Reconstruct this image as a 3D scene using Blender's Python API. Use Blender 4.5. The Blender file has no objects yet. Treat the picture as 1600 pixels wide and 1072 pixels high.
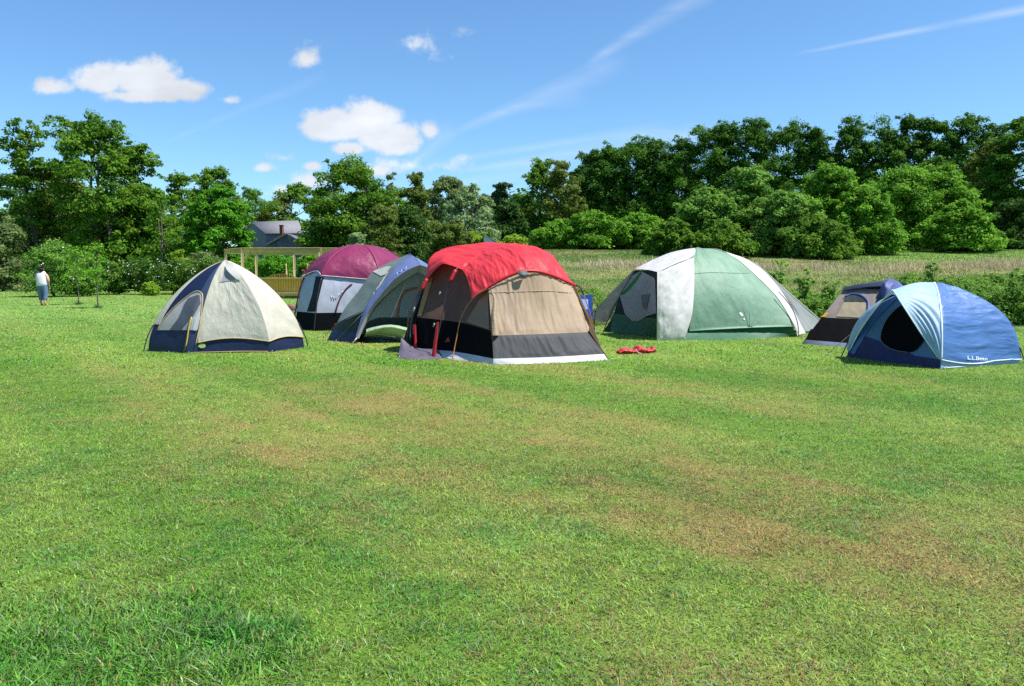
import bpy, math, random
import numpy as np
from mathutils import Vector

random.seed(7)
RNG = np.random.default_rng(7)
S = bpy.context.scene
COL = S.collection

# ------------------------------------------------------------------ camera
F_PX, CX, CY, EYE = 1220.0, 800.0, 536.0, 1.6
PIT = math.atan(116.0 / F_PX)
CP, SP = math.cos(PIT), math.sin(PIT)

def ray(px, py):
    a = (px - CX) / F_PX
    b = (CY - py) / F_PX
    return np.array([a, CP + b * SP, -SP + b * CP])

def P(px, py, Y):
    """world point seen at photo pixel (px,py) at distance Y"""
    d = ray(px, py)
    t = Y / d[1]
    return np.array([d[0] * t, Y, EYE + d[2] * t])

def G(px, py, z=0.0):
    d = ray(px, py)
    t = (z - EYE) / d[2]
    return np.array([d[0] * t, d[1] * t, z])

cam_d = bpy.data.cameras.new('camera')
cam_d.sensor_width = 36.0
cam_d.lens = F_PX / 1600.0 * 36.0
cam_d.clip_start = 0.05
cam_d.clip_end = 5000.0
cam = bpy.data.objects.new('camera', cam_d)
COL.objects.link(cam)
cam.location = (0, 0, EYE)
cam.rotation_euler = (math.pi / 2 - PIT, 0, 0)
S.camera = cam

# ------------------------------------------------------------------ noise
def _h(ix, iy, seed):
    n = (ix.astype(np.int64) * 374761393 + iy.astype(np.int64) * 668265263 + seed * 1442695041) & 0x7fffffff
    n = (n ^ (n >> 13)) * 1274126177 & 0x7fffffff
    return ((n ^ (n >> 16)) & 0xffff) / 65535.0

def vnoise(x, y, seed=0):
    x = np.asarray(x, float); y = np.asarray(y, float)
    ix = np.floor(x); iy = np.floor(y)
    fx = x - ix; fy = y - iy
    fx = fx * fx * (3 - 2 * fx); fy = fy * fy * (3 - 2 * fy)
    a = _h(ix, iy, seed); b = _h(ix + 1, iy, seed)
    c = _h(ix, iy + 1, seed); d = _h(ix + 1, iy + 1, seed)
    return (a * (1 - fx) + b * fx) * (1 - fy) + (c * (1 - fx) + d * fx) * fy

def fbm(x, y, seed=0, oct=4):
    s = 0; a = .5; t = 0
    for k in range(oct):
        s = s + a * vnoise(np.asarray(x) * 2 ** k, np.asarray(y) * 2 ** k, seed + k * 17)
        t += a; a *= .5
    return s / t

def sstep(a, b, x):
    t = np.clip((np.asarray(x, float) - a) / (b - a), 0, 1)
    return t * t * (3 - 2 * t)

# ------------------------------------------------------------------ mesh helpers
def mesh_np(name, V, faces, mat=None, parent=None, uv=None, smooth=True, col=None, cv=None):
    """faces: list of int arrays (m,k)"""
    V = np.asarray(V, np.float32)
    me = bpy.data.meshes.new(name)
    me.vertices.add(len(V))
    me.vertices.foreach_set('co', V.ravel())
    faces = [np.asarray(f, np.int32) for f in faces if len(f)]
    loops = np.concatenate([f.ravel() for f in faces])
    tot = np.concatenate([np.full(len(f), f.shape[1], np.int32) for f in faces])
    start = np.concatenate([[0], np.cumsum(tot)[:-1]]).astype(np.int32)
    me.loops.add(len(loops)); me.polygons.add(len(tot))
    me.loops.foreach_set('vertex_index', loops)
    me.polygons.foreach_set('loop_start', start)
    me.polygons.foreach_set('loop_total', tot)
    if smooth:
        me.polygons.foreach_set('use_smooth', np.ones(len(tot), bool))
    if uv is not None:
        l = me.uv_layers.new(name='UVMap')
        l.data.foreach_set('uv', np.asarray(uv, np.float32)[loops].ravel())
    if col is not None:
        a = me.color_attributes.new('col', 'FLOAT_COLOR', 'POINT')
        c4 = np.ones((len(V), 4), np.float32); c4[:, :3] = col
        a.data.foreach_set('color', c4.ravel())
    if cv is not None:
        a = me.attributes.new('cv', 'FLOAT', 'POINT')
        a.data.foreach_set('value', np.asarray(cv, np.float32))
    me.update(calc_edges=True)
    me.validate(verbose=False)
    if mat is not None:
        me.materials.append(mat)
    o = bpy.data.objects.new(name, me)
    COL.objects.link(o)
    if parent is not None:
        o.parent = parent
        o.matrix_parent_inverse = parent.matrix_world.inverted() if False else o.matrix_parent_inverse
        pl = PLOC.get(parent.name)
        if pl is not None:
            o.location = (-pl[0], -pl[1], -pl[2])
            PLOC[o.name] = (0, 0, 0)
    return o

PLOC = {}      # world position of every empty: children carry world coordinates and are shifted back

def thing(name, label, cat, loc=(0, 0, 0), group=None):
    o = bpy.data.objects.new(name, None)
    COL.objects.link(o)
    o.empty_display_size = .2
    o.location = loc
    o['label'] = label; o['category'] = cat
    if group: o['group'] = group
    PLOC[o.name] = tuple(float(v) for v in loc)
    return o

def tag(o, label, cat, group=None):
    o['label'] = label; o['category'] = cat
    if group: o['group'] = group
    return o

def kind(o, k, label=None, cat=None):
    o['kind'] = k
    if label: o['label'] = label
    if cat: o['category'] = cat
    return o

def resample(pts, n, smooth=True):
    pts = np.asarray(pts, float)
    if len(pts) == 1:
        return np.repeat(pts, n, 0)
    d = np.linalg.norm(np.diff(pts, axis=0), axis=1)
    d = np.maximum(d, 1e-6)
    s = np.concatenate([[0], np.cumsum(d)])
    q = np.linspace(0, s[-1], n)
    if not smooth or len(pts) < 3:
        return np.stack([np.interp(q, s, pts[:, k]) for k in range(3)], 1)
    m = np.zeros_like(pts)
    m[1:-1] = (pts[2:] - pts[:-2]) / (s[2:] - s[:-2])[:, None]
    m[0] = (pts[1] - pts[0]) / d[0] * 1.5 - m[1] * .5
    m[-1] = (pts[-1] - pts[-2]) / d[-1] * 1.5 - m[-2] * .5
    i = np.clip(np.searchsorted(s, q, side='right') - 1, 0, len(pts) - 2)
    h = d[i][:, None]; t = ((q - s[i]) / d[i])[:, None]
    h00 = 2 * t ** 3 - 3 * t ** 2 + 1; h10 = t ** 3 - 2 * t ** 2 + t
    h01 = -2 * t ** 3 + 3 * t ** 2; h11 = t ** 3 - t ** 2
    return h00 * pts[i] + h10 * h * m[i] + h01 * pts[i + 1] + h11 * h * m[i + 1]

def surf(rows, nu=40, nv=40, su=True, sv=True):
    R = np.stack([resample(r, nu, su) for r in rows])
    out = np.zeros((nv, nu, 3))
    for k in range(nu):
        out[:, k] = resample(R[:, k], nv, sv)
    return out

def anormals(A):
    du = np.gradient(A, axis=1); dv = np.gradient(A, axis=0)
    n = np.cross(du, dv)
    l = np.linalg.norm(n, axis=2, keepdims=True)
    return n / np.maximum(l, 1e-9)

def metre_uv(A):
    du = np.linalg.norm(np.diff(A, axis=1), axis=2).mean(0)
    dv = np.linalg.norm(np.diff(A, axis=0), axis=2).mean(1)
    u = np.concatenate([[0], np.cumsum(du)]); v = np.concatenate([[0], np.cumsum(dv)])
    U, W = np.meshgrid(u, v)
    return U, W

def wrinkle(A, amp=.012, su=4., sv=1.2, seed=0, edge=.08, ridged=True):
    """push a cloth grid along its normal by stretched noise; edges stay sewn"""
    U, W = metre_uv(A)
    n = fbm(U * su + W * su * .15, W * sv, seed, 4)
    if ridged:
        n = 1 - np.abs(2 * n - 1) * 2
    else:
        n = 2 * n - 1
    n2 = 2 * fbm(U * su * 2.3, W * sv * 2.6, seed + 5, 3) - 1
    d = np.minimum.reduce([U, U.max() - U, W, W.max() - W])
    m = np.clip(d / edge, 0, 1)
    return A + anormals(A) * ((n * .7 + n2 * .5) * amp * m)[..., None]

def puff(A, amp):
    """bow a panel along its normal in the middle"""
    nv, nu = A.shape[:2]
    u = np.linspace(0, 1, nu)[None, :]; v = np.linspace(0, 1, nv)[:, None]
    return A + anormals(A) * (16 * u * (1 - u) * v * (1 - v) * amp)[..., None]

def grid(name, A, mat, parent=None):
    nv, nu = A.shape[:2]
    idx = np.arange(nv * nu).reshape(nv, nu)
    f = np.stack([idx[:-1, :-1], idx[:-1, 1:], idx[1:, 1:], idx[1:, :-1]], -1).reshape(-1, 4)
    U, W = metre_uv(A)
    return mesh_np(name, A.reshape(-1, 3), [f], mat, parent, uv=np.stack([U.ravel(), W.ravel()], 1))

def grids(name, As, mat, parent=None):
    """several cloth grids in one mesh (one part made of several sewn panels)"""
    V = []; Fs = []; UV = []; o = 0
    for A in As:
        nv, nu = A.shape[:2]
        idx = np.arange(nv * nu).reshape(nv, nu) + o
        Fs.append(np.stack([idx[:-1, :-1], idx[:-1, 1:], idx[1:, 1:], idx[1:, :-1]], -1).reshape(-1, 4))
        U, W = metre_uv(A)
        UV.append(np.stack([U.ravel(), W.ravel()], 1)); V.append(A.reshape(-1, 3)); o += nv * nu
    return mesh_np(name, np.concatenate(V), Fs, mat, parent, uv=np.concatenate(UV))

def tube_geo(pts, r, seg=8, n=None, smooth=True, caps=True):
    pts = np.asarray(pts, float)
    if n: pts = resample(pts, n, smooth)
    r = np.broadcast_to(np.asarray(r, float), (len(pts),)) if np.ndim(r) == 0 else np.interp(np.linspace(0, 1, len(pts)), np.linspace(0, 1, len(r)), r)
    T = np.gradient(pts, axis=0)
    T /= np.maximum(np.linalg.norm(T, axis=1, keepdims=True), 1e-9)
    ref = np.array([0, 0, 1.0]) if abs(T[0][2]) < .9 else np.array([1.0, 0, 0])
    V = []
    nrm = np.cross(T[0], ref)
    for i in range(len(pts)):
        nrm = nrm - T[i] * np.dot(nrm, T[i])
        nrm /= max(np.linalg.norm(nrm), 1e-9)
        b = np.cross(T[i], nrm)
        a = np.arange(seg) / seg * 2 * math.pi
        V.append(pts[i] + r[i] * (np.cos(a)[:, None] * nrm + np.sin(a)[:, None] * b))
    V = np.concatenate(V)
    F = []
    for i in range(len(pts) - 1):
        for j in range(seg):
            k = (j + 1) % seg
            F.append((i * seg + j, i * seg + k, (i + 1) * seg + k, (i + 1) * seg + j))
    F = [np.array(F)]
    if caps:
        F.append(np.array([list(range(seg))[::-1], [(len(pts) - 1) * seg + j for j in range(seg)]]))
    return V, F

def tube(name, pts, r, mat, parent=None, seg=8, n=None, smooth=True):
    V, F = tube_geo(pts, r, seg, n, smooth)
    return mesh_np(name, V, F, mat, parent)

class MB:
    """collects shapes into one mesh"""
    def __init__(s): s.V = []; s.F = {}; s.o = 0
    def add(s, V, Fs):
        V = np.asarray(V, float); s.V.append(V)
        for f in Fs:
            f = np.asarray(f)
            s.F.setdefault(f.shape[1], []).append(f + s.o)
        s.o += len(V); return s
    def tube(s, pts, r, seg=8, n=None, smooth=True): return s.add(*tube_geo(pts, r, seg, n, smooth))
    def box(s, c, size, rz=0., ax=None):
        x, y, z = [v / 2 for v in size]
        v = np.array([(-x, -y, -z), (x, -y, -z), (x, y, -z), (-x, y, -z), (-x, -y, z), (x, -y, z), (x, y, z), (-x, y, z)])
        b = min(x, y, z) * .18
        # chamfered box: three shrunken copies of each corner
        vv = []; 
        for p in v:
            sg = np.sign(p)
            vv += [p - sg * np.array([b, b, 0]), p - sg * np.array([b, 0, b]), p - sg * np.array([0, b, b])]
        vv = np.array(vv)
        id_ = lambda c_, k: c_ * 3 + k
        F4 = []
        F4 += [[id_(c_, 0) for c_ in (0, 3, 2, 1)], [id_(c_, 0) for c_ in (4, 5, 6, 7)]]
        F4 += [[id_(c_, 1) for c_ in (0, 1, 5, 4)], [id_(c_, 1) for c_ in (2, 3, 7, 6)]]
        F4 += [[id_(c_, 2) for c_ in (1, 2, 6, 5)], [id_(c_, 2) for c_ in (3, 0, 4, 7)]]
        for a_, c_ in ((0, 1), (2, 3), (4, 5), (6, 7)): F4.append([id_(a_, 0), id_(c_, 0), id_(c_, 1), id_(a_, 1)])
        for a_, c_ in ((1, 2), (3, 0), (5, 6), (7, 4)): F4.append([id_(a_, 0), id_(c_, 0), id_(c_, 2), id_(a_, 2)])
        for a_, c_ in ((0, 4), (1, 5), (2, 6), (3, 7)): F4.append([id_(a_, 1), id_(c_, 1), id_(c_, 2), id_(a_, 2)])
        F3 = [[id_(c_, 0), id_(c_, 1), id_(c_, 2)] for c_ in range(8)]
        if ax is None:
            cs, sn = math.cos(rz), math.sin(rz)
            M = np.array([[cs, -sn, 0], [sn, cs, 0], [0, 0, 1]])
        else:
            M = np.array(ax).T
        return s.add(vv @ M.T + np.asarray(c, float), [np.array(F4), np.array(F3)])
    def beam(s, a, b, w, h, up=(0, 0, 1)):
        a = np.asarray(a, float); b = np.asarray(b, float)
        x = b - a; L = np.linalg.norm(x); x /= L
        z = np.asarray(up, float); z = z - x * z.dot(x); z /= np.linalg.norm(z); y = np.cross(z, x)
        return s.box((a + b) / 2, (L, w, h), ax=[x, y, z])
    def grid(s, A):
        nv, nu = A.shape[:2]
        idx = np.arange(nv * nu).reshape(nv, nu)
        f = np.stack([idx[:-1, :-1], idx[:-1, 1:], idx[1:, 1:], idx[1:, :-1]], -1).reshape(-1, 4)
        return s.add(A.reshape(-1, 3), [f])
    def poly(s, pts):
        pts = np.asarray(pts, float)
        return s.add(pts, [np.arange(len(pts))[None, :]])
    def build(s, name, mat, parent=None, smooth=False):
        return mesh_np(name, np.concatenate(s.V), [np.concatenate(f) for f in s.F.values()], mat, parent, smooth=smooth)

# -------- cloth decals sewn on a surface: found by looking through the photo pixel
def hits(As, pxs, off):
    T0 = []; T1 = []; T2 = []
    for A in As:
        a = A[:-1, :-1].reshape(-1, 3); b = A[:-1, 1:].reshape(-1, 3); c = A[1:, 1:].reshape(-1, 3); d = A[1:, :-1].reshape(-1, 3)
        T0 += [a, a]; T1 += [b, c]; T2 += [c, d]
    v0 = np.concatenate(T0); e1 = np.concatenate(T1) - v0; e2 = np.concatenate(T2) - v0
    O = np.array([0, 0, EYE]); out = []; miss = []
    for (px, py) in pxs:
        D = ray(px, py)
        h = np.cross(D, e2); a = (e1 * h).sum(1); a = np.where(np.abs(a) < 1e-12, 1e-12, a)
        s_ = O - v0; u = (s_ * h).sum(1) / a
        q = np.cross(s_, e1); v = (q @ D) / a; t = (e2 * q).sum(1) / a
        ok = (u > -1e-4) & (v > -1e-4) & (u + v < 1 + 1e-4) & (t > .1)
        if ok.any():
            t_ = np.where(ok, t, 1e9); i = t_.argmin()
            n = np.cross(e1[i], e2[i]); n /= max(np.linalg.norm(n), 1e-12)
            if n.dot(D) > 0: n = -n
            out.append(O + D * t[i] + n * off); miss.append(False)
        else:
            out.append(None); miss.append(True)
    if any(miss):
        AV = np.concatenate([A.reshape(-1, 3) for A in As]); w = AV - O
        fz = w[:, 1] * CP - w[:, 2] * SP; vz = w[:, 1] * SP + w[:, 2] * CP
        qx = CX + F_PX * w[:, 0] / fz; qy = CY - F_PX * vz / fz
        for k in range(len(out)):
            if miss[k]:
                px, py = pxs[k]
                j = ((qx - px) ** 2 + (qy - py) ** 2 + fz * .01).argmin()
                out[k] = P(px, py, AV[j, 1] - off)
    return np.array(out)

def decal(name, As, poly, mat, parent, off=.012, rings=7, n=48, smooth=False):
    if not isinstance(As, list): As = [As]
    pp = np.array([(x, y, 0) for x, y in poly] + [(poly[0][0], poly[0][1], 0)], float)
    loop = resample(pp, n + 1, smooth)[:-1, :2]
    c = loop.mean(0)
    px = []
    for k in range(1, rings + 1):
        px += [tuple(c + (q - c) * k / rings) for q in loop]
    px.append(tuple(c))
    V = hits(As, px, off)
    F4 = []; F3 = []
    for k in range(rings - 1):
        for j in range(n):
            j2 = (j + 1) % n
            F4.append((k * n + j, k * n + j2, (k + 1) * n + j2, (k + 1) * n + j))
    for j in range(n): F3.append((rings * n, (j + 1) % n, j))
    uv = np.array(px) / 90.0
    return mesh_np(name, V, [np.array(F4), np.array(F3)], mat, parent, uv=uv)

def seam(name, As, path, r, mat, parent, off=.01, n=24, seg=6, smooth=True):
    if not isinstance(As, list): As = [As]
    pp = resample(np.array([(x, y, 0) for x, y in path], float), n, smooth)[:, :2]
    return tube(name, hits(As, [tuple(q) for q in pp], off), r, mat, parent, seg)

# ------------------------------------------------------------------ materials
def newmat(name):
    m = bpy.data.materials.new(name); m.use_nodes = True
    nt = m.node_tree; nt.nodes.clear()
    out = nt.nodes.new('ShaderNodeOutputMaterial')
    return m, nt, out

def N(nt, t, **kw):
    n = nt.nodes.new(t)
    for k, v in kw.items():
        if k.startswith('i_'):
            n.inputs[int(k[2:])].default_value = v
        else:
            setattr(n, k, v)
    return n

def noise_mix(nt, coord, scale, c1, c2, detail=4, lo=.35, hi=.65):
    n = N(nt, 'ShaderNodeTexNoise'); n.inputs['Scale'].default_value = scale; n.inputs['Detail'].default_value = detail
    if coord is not None: nt.links.new(coord, n.inputs['Vector'])
    r = N(nt, 'ShaderNodeValToRGB')
    r.color_ramp.elements[0].position = lo; r.color_ramp.elements[1].position = hi
    r.color_ramp.elements[0].color = (*c1, 1); r.color_ramp.elements[1].color = (*c2, 1)
    nt.links.new(n.outputs['Fac'], r.inputs['Fac'])
    return r.outputs['Color'], n

def fabric(name, col, rough=.6, bump=.35, sx=5., sy=2., trans=.18, spec=.35, dirt=.12, dist=.02):
    m, nt, out = newmat(name)
    tc = N(nt, 'ShaderNodeTexCoord')
    mp = N(nt, 'ShaderNodeMapping'); mp.inputs['Scale'].default_value = (sx, sy, 1)
    nt.links.new(tc.outputs['UV'], mp.inputs['Vector'])
    c = np.array(col)
    colour, _ = noise_mix(nt, tc.outputs['UV'], 3.0, tuple(c * (1 - dirt)), tuple(np.minimum(c * (1 + dirt * .6), .95)))
    n1 = N(nt, 'ShaderNodeTexNoise'); n1.inputs['Scale'].default_value = 1.6; n1.inputs['Detail'].default_value = 5; n1.inputs['Distortion'].default_value = .6
    nt.links.new(mp.outputs['Vector'], n1.inputs['Vector'])
    ab = N(nt, 'ShaderNodeMath', operation='SUBTRACT'); ab.inputs[1].default_value = .5
    nt.links.new(n1.outputs['Fac'], ab.inputs[0])
    ab2 = N(nt, 'ShaderNodeMath', operation='ABSOLUTE'); nt.links.new(ab.outputs[0], ab2.inputs[0])
    b = N(nt, 'ShaderNodeBump'); b.inputs['Strength'].default_value = bump; b.inputs['Distance'].default_value = dist
    nt.links.new(ab2.outputs[0], b.inputs['Height'])
    p = N(nt, 'ShaderNodeBsdfPrincipled'); p.inputs['Roughness'].default_value = rough
    p.inputs['Specular IOR Level'].default_value = spec
    nt.links.new(colour, p.inputs['Base Color']); nt.links.new(b.outputs['Normal'], p.inputs['Normal'])
    if trans > 0:
        tr = N(nt, 'ShaderNodeBsdfTranslucent'); nt.links.new(colour, tr.inputs['Color']); nt.links.new(b.outputs['Normal'], tr.inputs['Normal'])
        mx = N(nt, 'ShaderNodeMixShader'); mx.inputs[0].default_value = trans
        nt.links.new(p.outputs[0], mx.inputs[1]); nt.links.new(tr.outputs[0], mx.inputs[2])
        nt.links.new(mx.outputs[0], out.inputs['Surface'])
    else:
        nt.links.new(p.outputs[0], out.inputs['Surface'])
    return m

def plain(name, col, rough=.6, spec=.4, metal=0., var=.12, scale=8., bump=0.):
    m, nt, out = newmat(name)
    tc = N(nt, 'ShaderNodeTexCoord')
    c = np.array(col)
    colour, nz = noise_mix(nt, tc.outputs['Object'], scale, tuple(c * (1 - var)), tuple(np.minimum(c * (1 + var), .95)))
    p = N(nt, 'ShaderNodeBsdfPrincipled'); p.inputs['Roughness'].default_value = rough
    p.inputs['Specular IOR Level'].default_value = spec; p.inputs['Metallic'].default_value = metal
    nt.links.new(colour, p.inputs['Base Color'])
    if bump:
        b = N(nt, 'ShaderNodeBump'); b.inputs['Strength'].default_value = bump; b.inputs['Distance'].default_value = .02
        nt.links.new(nz.outputs['Fac'], b.inputs['Height']); nt.links.new(b.outputs['Normal'], p.inputs['Normal'])
    nt.links.new(p.outputs[0], out.inputs['Surface'])
    return m

def wood(name, c1, c2, scale=(1.5, 1.5, 14)):
    m, nt, out = newmat(name)
    tc = N(nt, 'ShaderNodeTexCoord'); mp = N(nt, 'ShaderNodeMapping'); mp.inputs['Scale'].default_value = scale
    nt.links.new(tc.outputs['Object'], mp.inputs['Vector'])
    colour, nz = noise_mix(nt, mp.outputs['Vector'], 2.2, c1, c2, 5)
    p = N(nt, 'ShaderNodeBsdfPrincipled'); p.inputs['Roughness'].default_value = .75
    nt.links.new(colour, p.inputs['Base Color']); nt.links.new(p.outputs[0], out.inputs['Surface'])
    return m

def leafmat(name, c1, c2, trans=.3, gloss=.10):
    """colour runs from c1 to c2 with the per-clump / per-leaf value cv"""
    m, nt, out = newmat(name)
    at = N(nt, 'ShaderNodeAttribute'); at.attribute_name = 'cv'
    r = N(nt, 'ShaderNodeValToRGB')
    r.color_ramp.elements[0].position = .1; r.color_ramp.elements[1].position = .9
    r.color_ramp.elements[0].color = (*c1, 1); r.color_ramp.elements[1].color = (*c2, 1)
    nt.links.new(at.outputs['Fac'], r.inputs['Fac'])
    p = N(nt, 'ShaderNodeBsdfPrincipled'); p.inputs['Roughness'].default_value = .6; p.inputs['Specular IOR Level'].default_value = gloss
    nt.links.new(r.outputs['Color'], p.inputs['Base Color'])
    hs = N(nt, 'ShaderNodeHueSaturation'); hs.inputs['Value'].default_value = 1.5; hs.inputs['Hue'].default_value = .485
    nt.links.new(r.outputs['Color'], hs.inputs['Color'])
    tr = N(nt, 'ShaderNodeBsdfTranslucent'); nt.links.new(hs.outputs['Color'], tr.inputs['Color'])
    mx = N(nt, 'ShaderNodeMixShader'); mx.inputs[0].default_value = trans
    nt.links.new(p.outputs[0], mx.inputs[1]); nt.links.new(tr.outputs[0], mx.inputs[2])
    nt.links.new(mx.outputs[0], out.inputs['Surface'])
    return m

def vcolmat(name, rough=.8, trans=0., spec=.15, fine=0., gain=1.):
    m, nt, out = newmat(name)
    at = N(nt, 'ShaderNodeAttribute'); at.attribute_name = 'col'
    colour = at.outputs['Color']
    if fine:
        ge = N(nt, 'ShaderNodeNewGeometry')
        n = N(nt, 'ShaderNodeTexNoise'); n.inputs['Scale'].default_value = fine; n.inputs['Detail'].default_value = 6; n.inputs['Roughness'].default_value = .7
        nt.links.new(ge.outputs['Position'], n.inputs['Vector'])
        mr = N(nt, 'ShaderNodeMapRange'); mr.inputs['From Min'].default_value = .3; mr.inputs['From Max'].default_value = .7
        mr.inputs['To Min'].default_value = .6 * gain; mr.inputs['To Max'].default_value = 1.35 * gain
        nt.links.new(n.outputs['Fac'], mr.inputs['Value'])
        mu = N(nt, 'ShaderNodeVectorMath', operation='SCALE')
        nt.links.new(at.outputs['Color'], mu.inputs[0]); nt.links.new(mr.outputs[0], mu.inputs['Scale'])
        colour = mu.outputs[0]
    p = N(nt, 'ShaderNodeBsdfPrincipled'); p.inputs['Roughness'].default_value = rough; p.inputs['Specular IOR Level'].default_value = spec
    nt.links.new(colour, p.inputs['Base Color'])
    if trans:
        tr = N(nt, 'ShaderNodeBsdfTranslucent'); nt.links.new(colour, tr.inputs['Color'])
        mx = N(nt, 'ShaderNodeMixShader'); mx.inputs[0].default_value = trans
        nt.links.new(p.outputs[0], mx.inputs[1]); nt.links.new(tr.outputs[0], mx.inputs[2])
        nt.links.new(mx.outputs[0], out.inputs['Surface'])
    else:
        nt.links.new(p.outputs[0], out.inputs['Surface'])
    return m

# ------------------------------------------------------------------ sun and sky
SUN_AZ = math.atan2(.97, -.24)           # clockwise from +Y
SUN_EL = math.radians(61)
sun_dir = Vector((math.sin(SUN_AZ) * math.cos(SUN_EL), math.cos(SUN_AZ) * math.cos(SUN_EL), math.sin(SUN_EL)))
sd = bpy.data.lights.new('sun', 'SUN'); sd.energy = 4.6; sd.angle = math.radians(.53); sd.color = (1.0, .955, .88)
so = bpy.data.objects.new('sun', sd); COL.objects.link(so)
so.rotation_euler = sun_dir.to_track_quat('Z', 'Y').to_euler(); so.location = (20, 10, 40)

def build_world():
    w = bpy.data.worlds.new('World'); S.world = w; w.use_nodes = True
    nt = w.node_tree; nt.nodes.clear()
    L = nt.links.new
    def M(op, a, b=None, c=None, clamp=False):
        n = N(nt, 'ShaderNodeMath', operation=op); n.use_clamp = clamp
        for k, v in enumerate((a, b, c)):
            if v is None: continue
            if isinstance(v, (int, float)): n.inputs[k].default_value = v
            else: L(v, n.inputs[k])
        return n.outputs[0]
    out = N(nt, 'ShaderNodeOutputWorld'); bg = N(nt, 'ShaderNodeBackground')
    L(bg.outputs[0], out.inputs['Surface'])
    sky = N(nt, 'ShaderNodeTexSky'); sky.sky_type = 'NISHITA'; sky.sun_disc = False
    sky.sun_elevation = SUN_EL; sky.sun_rotation = SUN_AZ
    sky.air_density = SKY['air']; sky.dust_density = SKY['dust']; sky.ozone_density = SKY['ozone']; sky.altitude = 200
    bg.inputs['Strength'].default_value = SKY['strength']
    tc = N(nt, 'ShaderNodeTexCoord')
    sp = N(nt, 'ShaderNodeSeparateXYZ'); L(tc.outputs['Generated'], sp.inputs[0])
    X, Y, Z = sp.outputs
    yy = M('MAXIMUM', Y, .05)
    U = M('DIVIDE', X, yy); W = M('DIVIDE', Z, yy)      # slopes of the direction, world axes
    front = M('GREATER_THAN', Y, .06)
    cmb = N(nt, 'ShaderNodeCombineXYZ'); L(U, cmb.inputs[0]); L(W, cmb.inputs[1])
    def slope(px, py):
        d = ray(px, py); return d[0] / d[1], d[2] / d[1]
    nz = N(nt, 'ShaderNodeTexNoise'); nz.inputs['Scale'].default_value = 26; nz.inputs['Detail'].default_value = 7; nz.inputs['Roughness'].default_value = .62
    L(cmb.outputs[0], nz.inputs['Vector'])
    nz2 = N(nt, 'ShaderNodeTexNoise'); nz2.inputs['Scale'].default_value = 9; nz2.inputs['Detail'].default_value = 5
    mp = N(nt, 'ShaderNodeMapping'); mp.inputs['Scale'].default_value = (1, 2.2, 1); L(cmb.outputs[0], mp.inputs[0]); L(mp.outputs[0], nz2.inputs['Vector'])
    # cumulus clouds: px, py, half width, half height, weight
    blobs = [(85, 138, 34, 16, .85), (160, 128, 48, 24, 1), (225, 125, 62, 34, 1.15), (280, 143, 50, 22, 1), (235, 150, 80, 14, .9),
             (357, 156, 16, 9, .55), (478, 92, 24, 17, .36), (530, 196, 62, 30, 1.1), (575, 190, 52, 34, 1.15), (610, 215, 55, 27, 1.1), (545, 233, 28, 13, .8),
             (622, 230, 34, 16, .9), (671, 205, 18, 17, .72), (413, 262, 19, 9, .66), (492, 260, 21, 9, .62), (440, 246, 22, 9, .4),
             (590, 268, 34, 10, .33), (640, 258, 40, 12, .24), (735, 54, 24, 9, .17), (665, 72, 24, 14, .13), (480, 285, 34, 18, .5), (440, 297, 30, 10, .4), (690, 258, 40, 10, .16)]
    dens = None
    for (px, py, rx, ry, wt) in blobs:
        cu, cw = slope(px, py); ru = rx * 1.15 / F_PX; rw = ry * 1.15 / F_PX
        du = M('MULTIPLY', M('SUBTRACT', U, cu), 1 / ru); dw = M('MULTIPLY', M('SUBTRACT', W, cw), 1 / rw)
        # flat undersides: squash the lower half
        dw = M('MAXIMUM', dw, M('MULTIPLY', dw, -1.25)) 
        r = M('SQRT', M('ADD', M('MULTIPLY', du, du), M('MULTIPLY', dw, dw)))
        v = M('MULTIPLY', M('SUBTRACT', 1, r), wt)
        dens = v if dens is None else M('MAXIMUM', dens, v)
    dens = M('MULTIPLY', M('MAXIMUM', M('ADD', dens, .25), 0), 1.0)
    d = M('ADD', dens, M('MULTIPLY', M('SUBTRACT', nz.outputs['Fac'], .5), 1.5))
    d = M('ADD', d, M('MULTIPLY', M('SUBTRACT', nz2.outputs['Fac'], .5), .35))
    has = M('GREATER_THAN', dens, .005)
    mr = N(nt, 'ShaderNodeMapRange'); mr.interpolation_type = 'SMOOTHSTEP'; mr.inputs['From Min'].default_value = .22; mr.inputs['From Max'].default_value = .72
    L(d, mr.inputs['Value'])
    cum = M('MULTIPLY', M('MULTIPLY', mr.outputs[0], has), M('MULTIPLY', front, .97))
    # contrails and cirrus streaks: from, to, half width, strength
    trails = [(1235, 86, 1625, 10, 9, .34), (915, 100, 1100, -12, 20, .26), (690, 215, 945, 108, 20, .2), (640, 262, 700, 205, 18, .18),
              (690, 252, 1010, 205, 13, .2), (720, 268, 1080, 212, 18, .34), (640, 300, 860, 262, 14, .16), (250, 225, 480, 130, 11, .1), (760, 180, 900, 150, 16, .12)]
    ns = N(nt, 'ShaderNodeTexNoise'); ns.inputs['Scale'].default_value = 6; ns.inputs['Detail'].default_value = 6
    mp2 = N(nt, 'ShaderNodeMapping'); mp2.inputs['Rotation'].default_value = (0, 0, -.45); mp2.inputs['Scale'].default_value = (1.2, 9, 1)
    L(cmb.outputs[0], mp2.inputs[0]); L(mp2.outputs[0], ns.inputs['Vector'])
    tot = None
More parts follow.
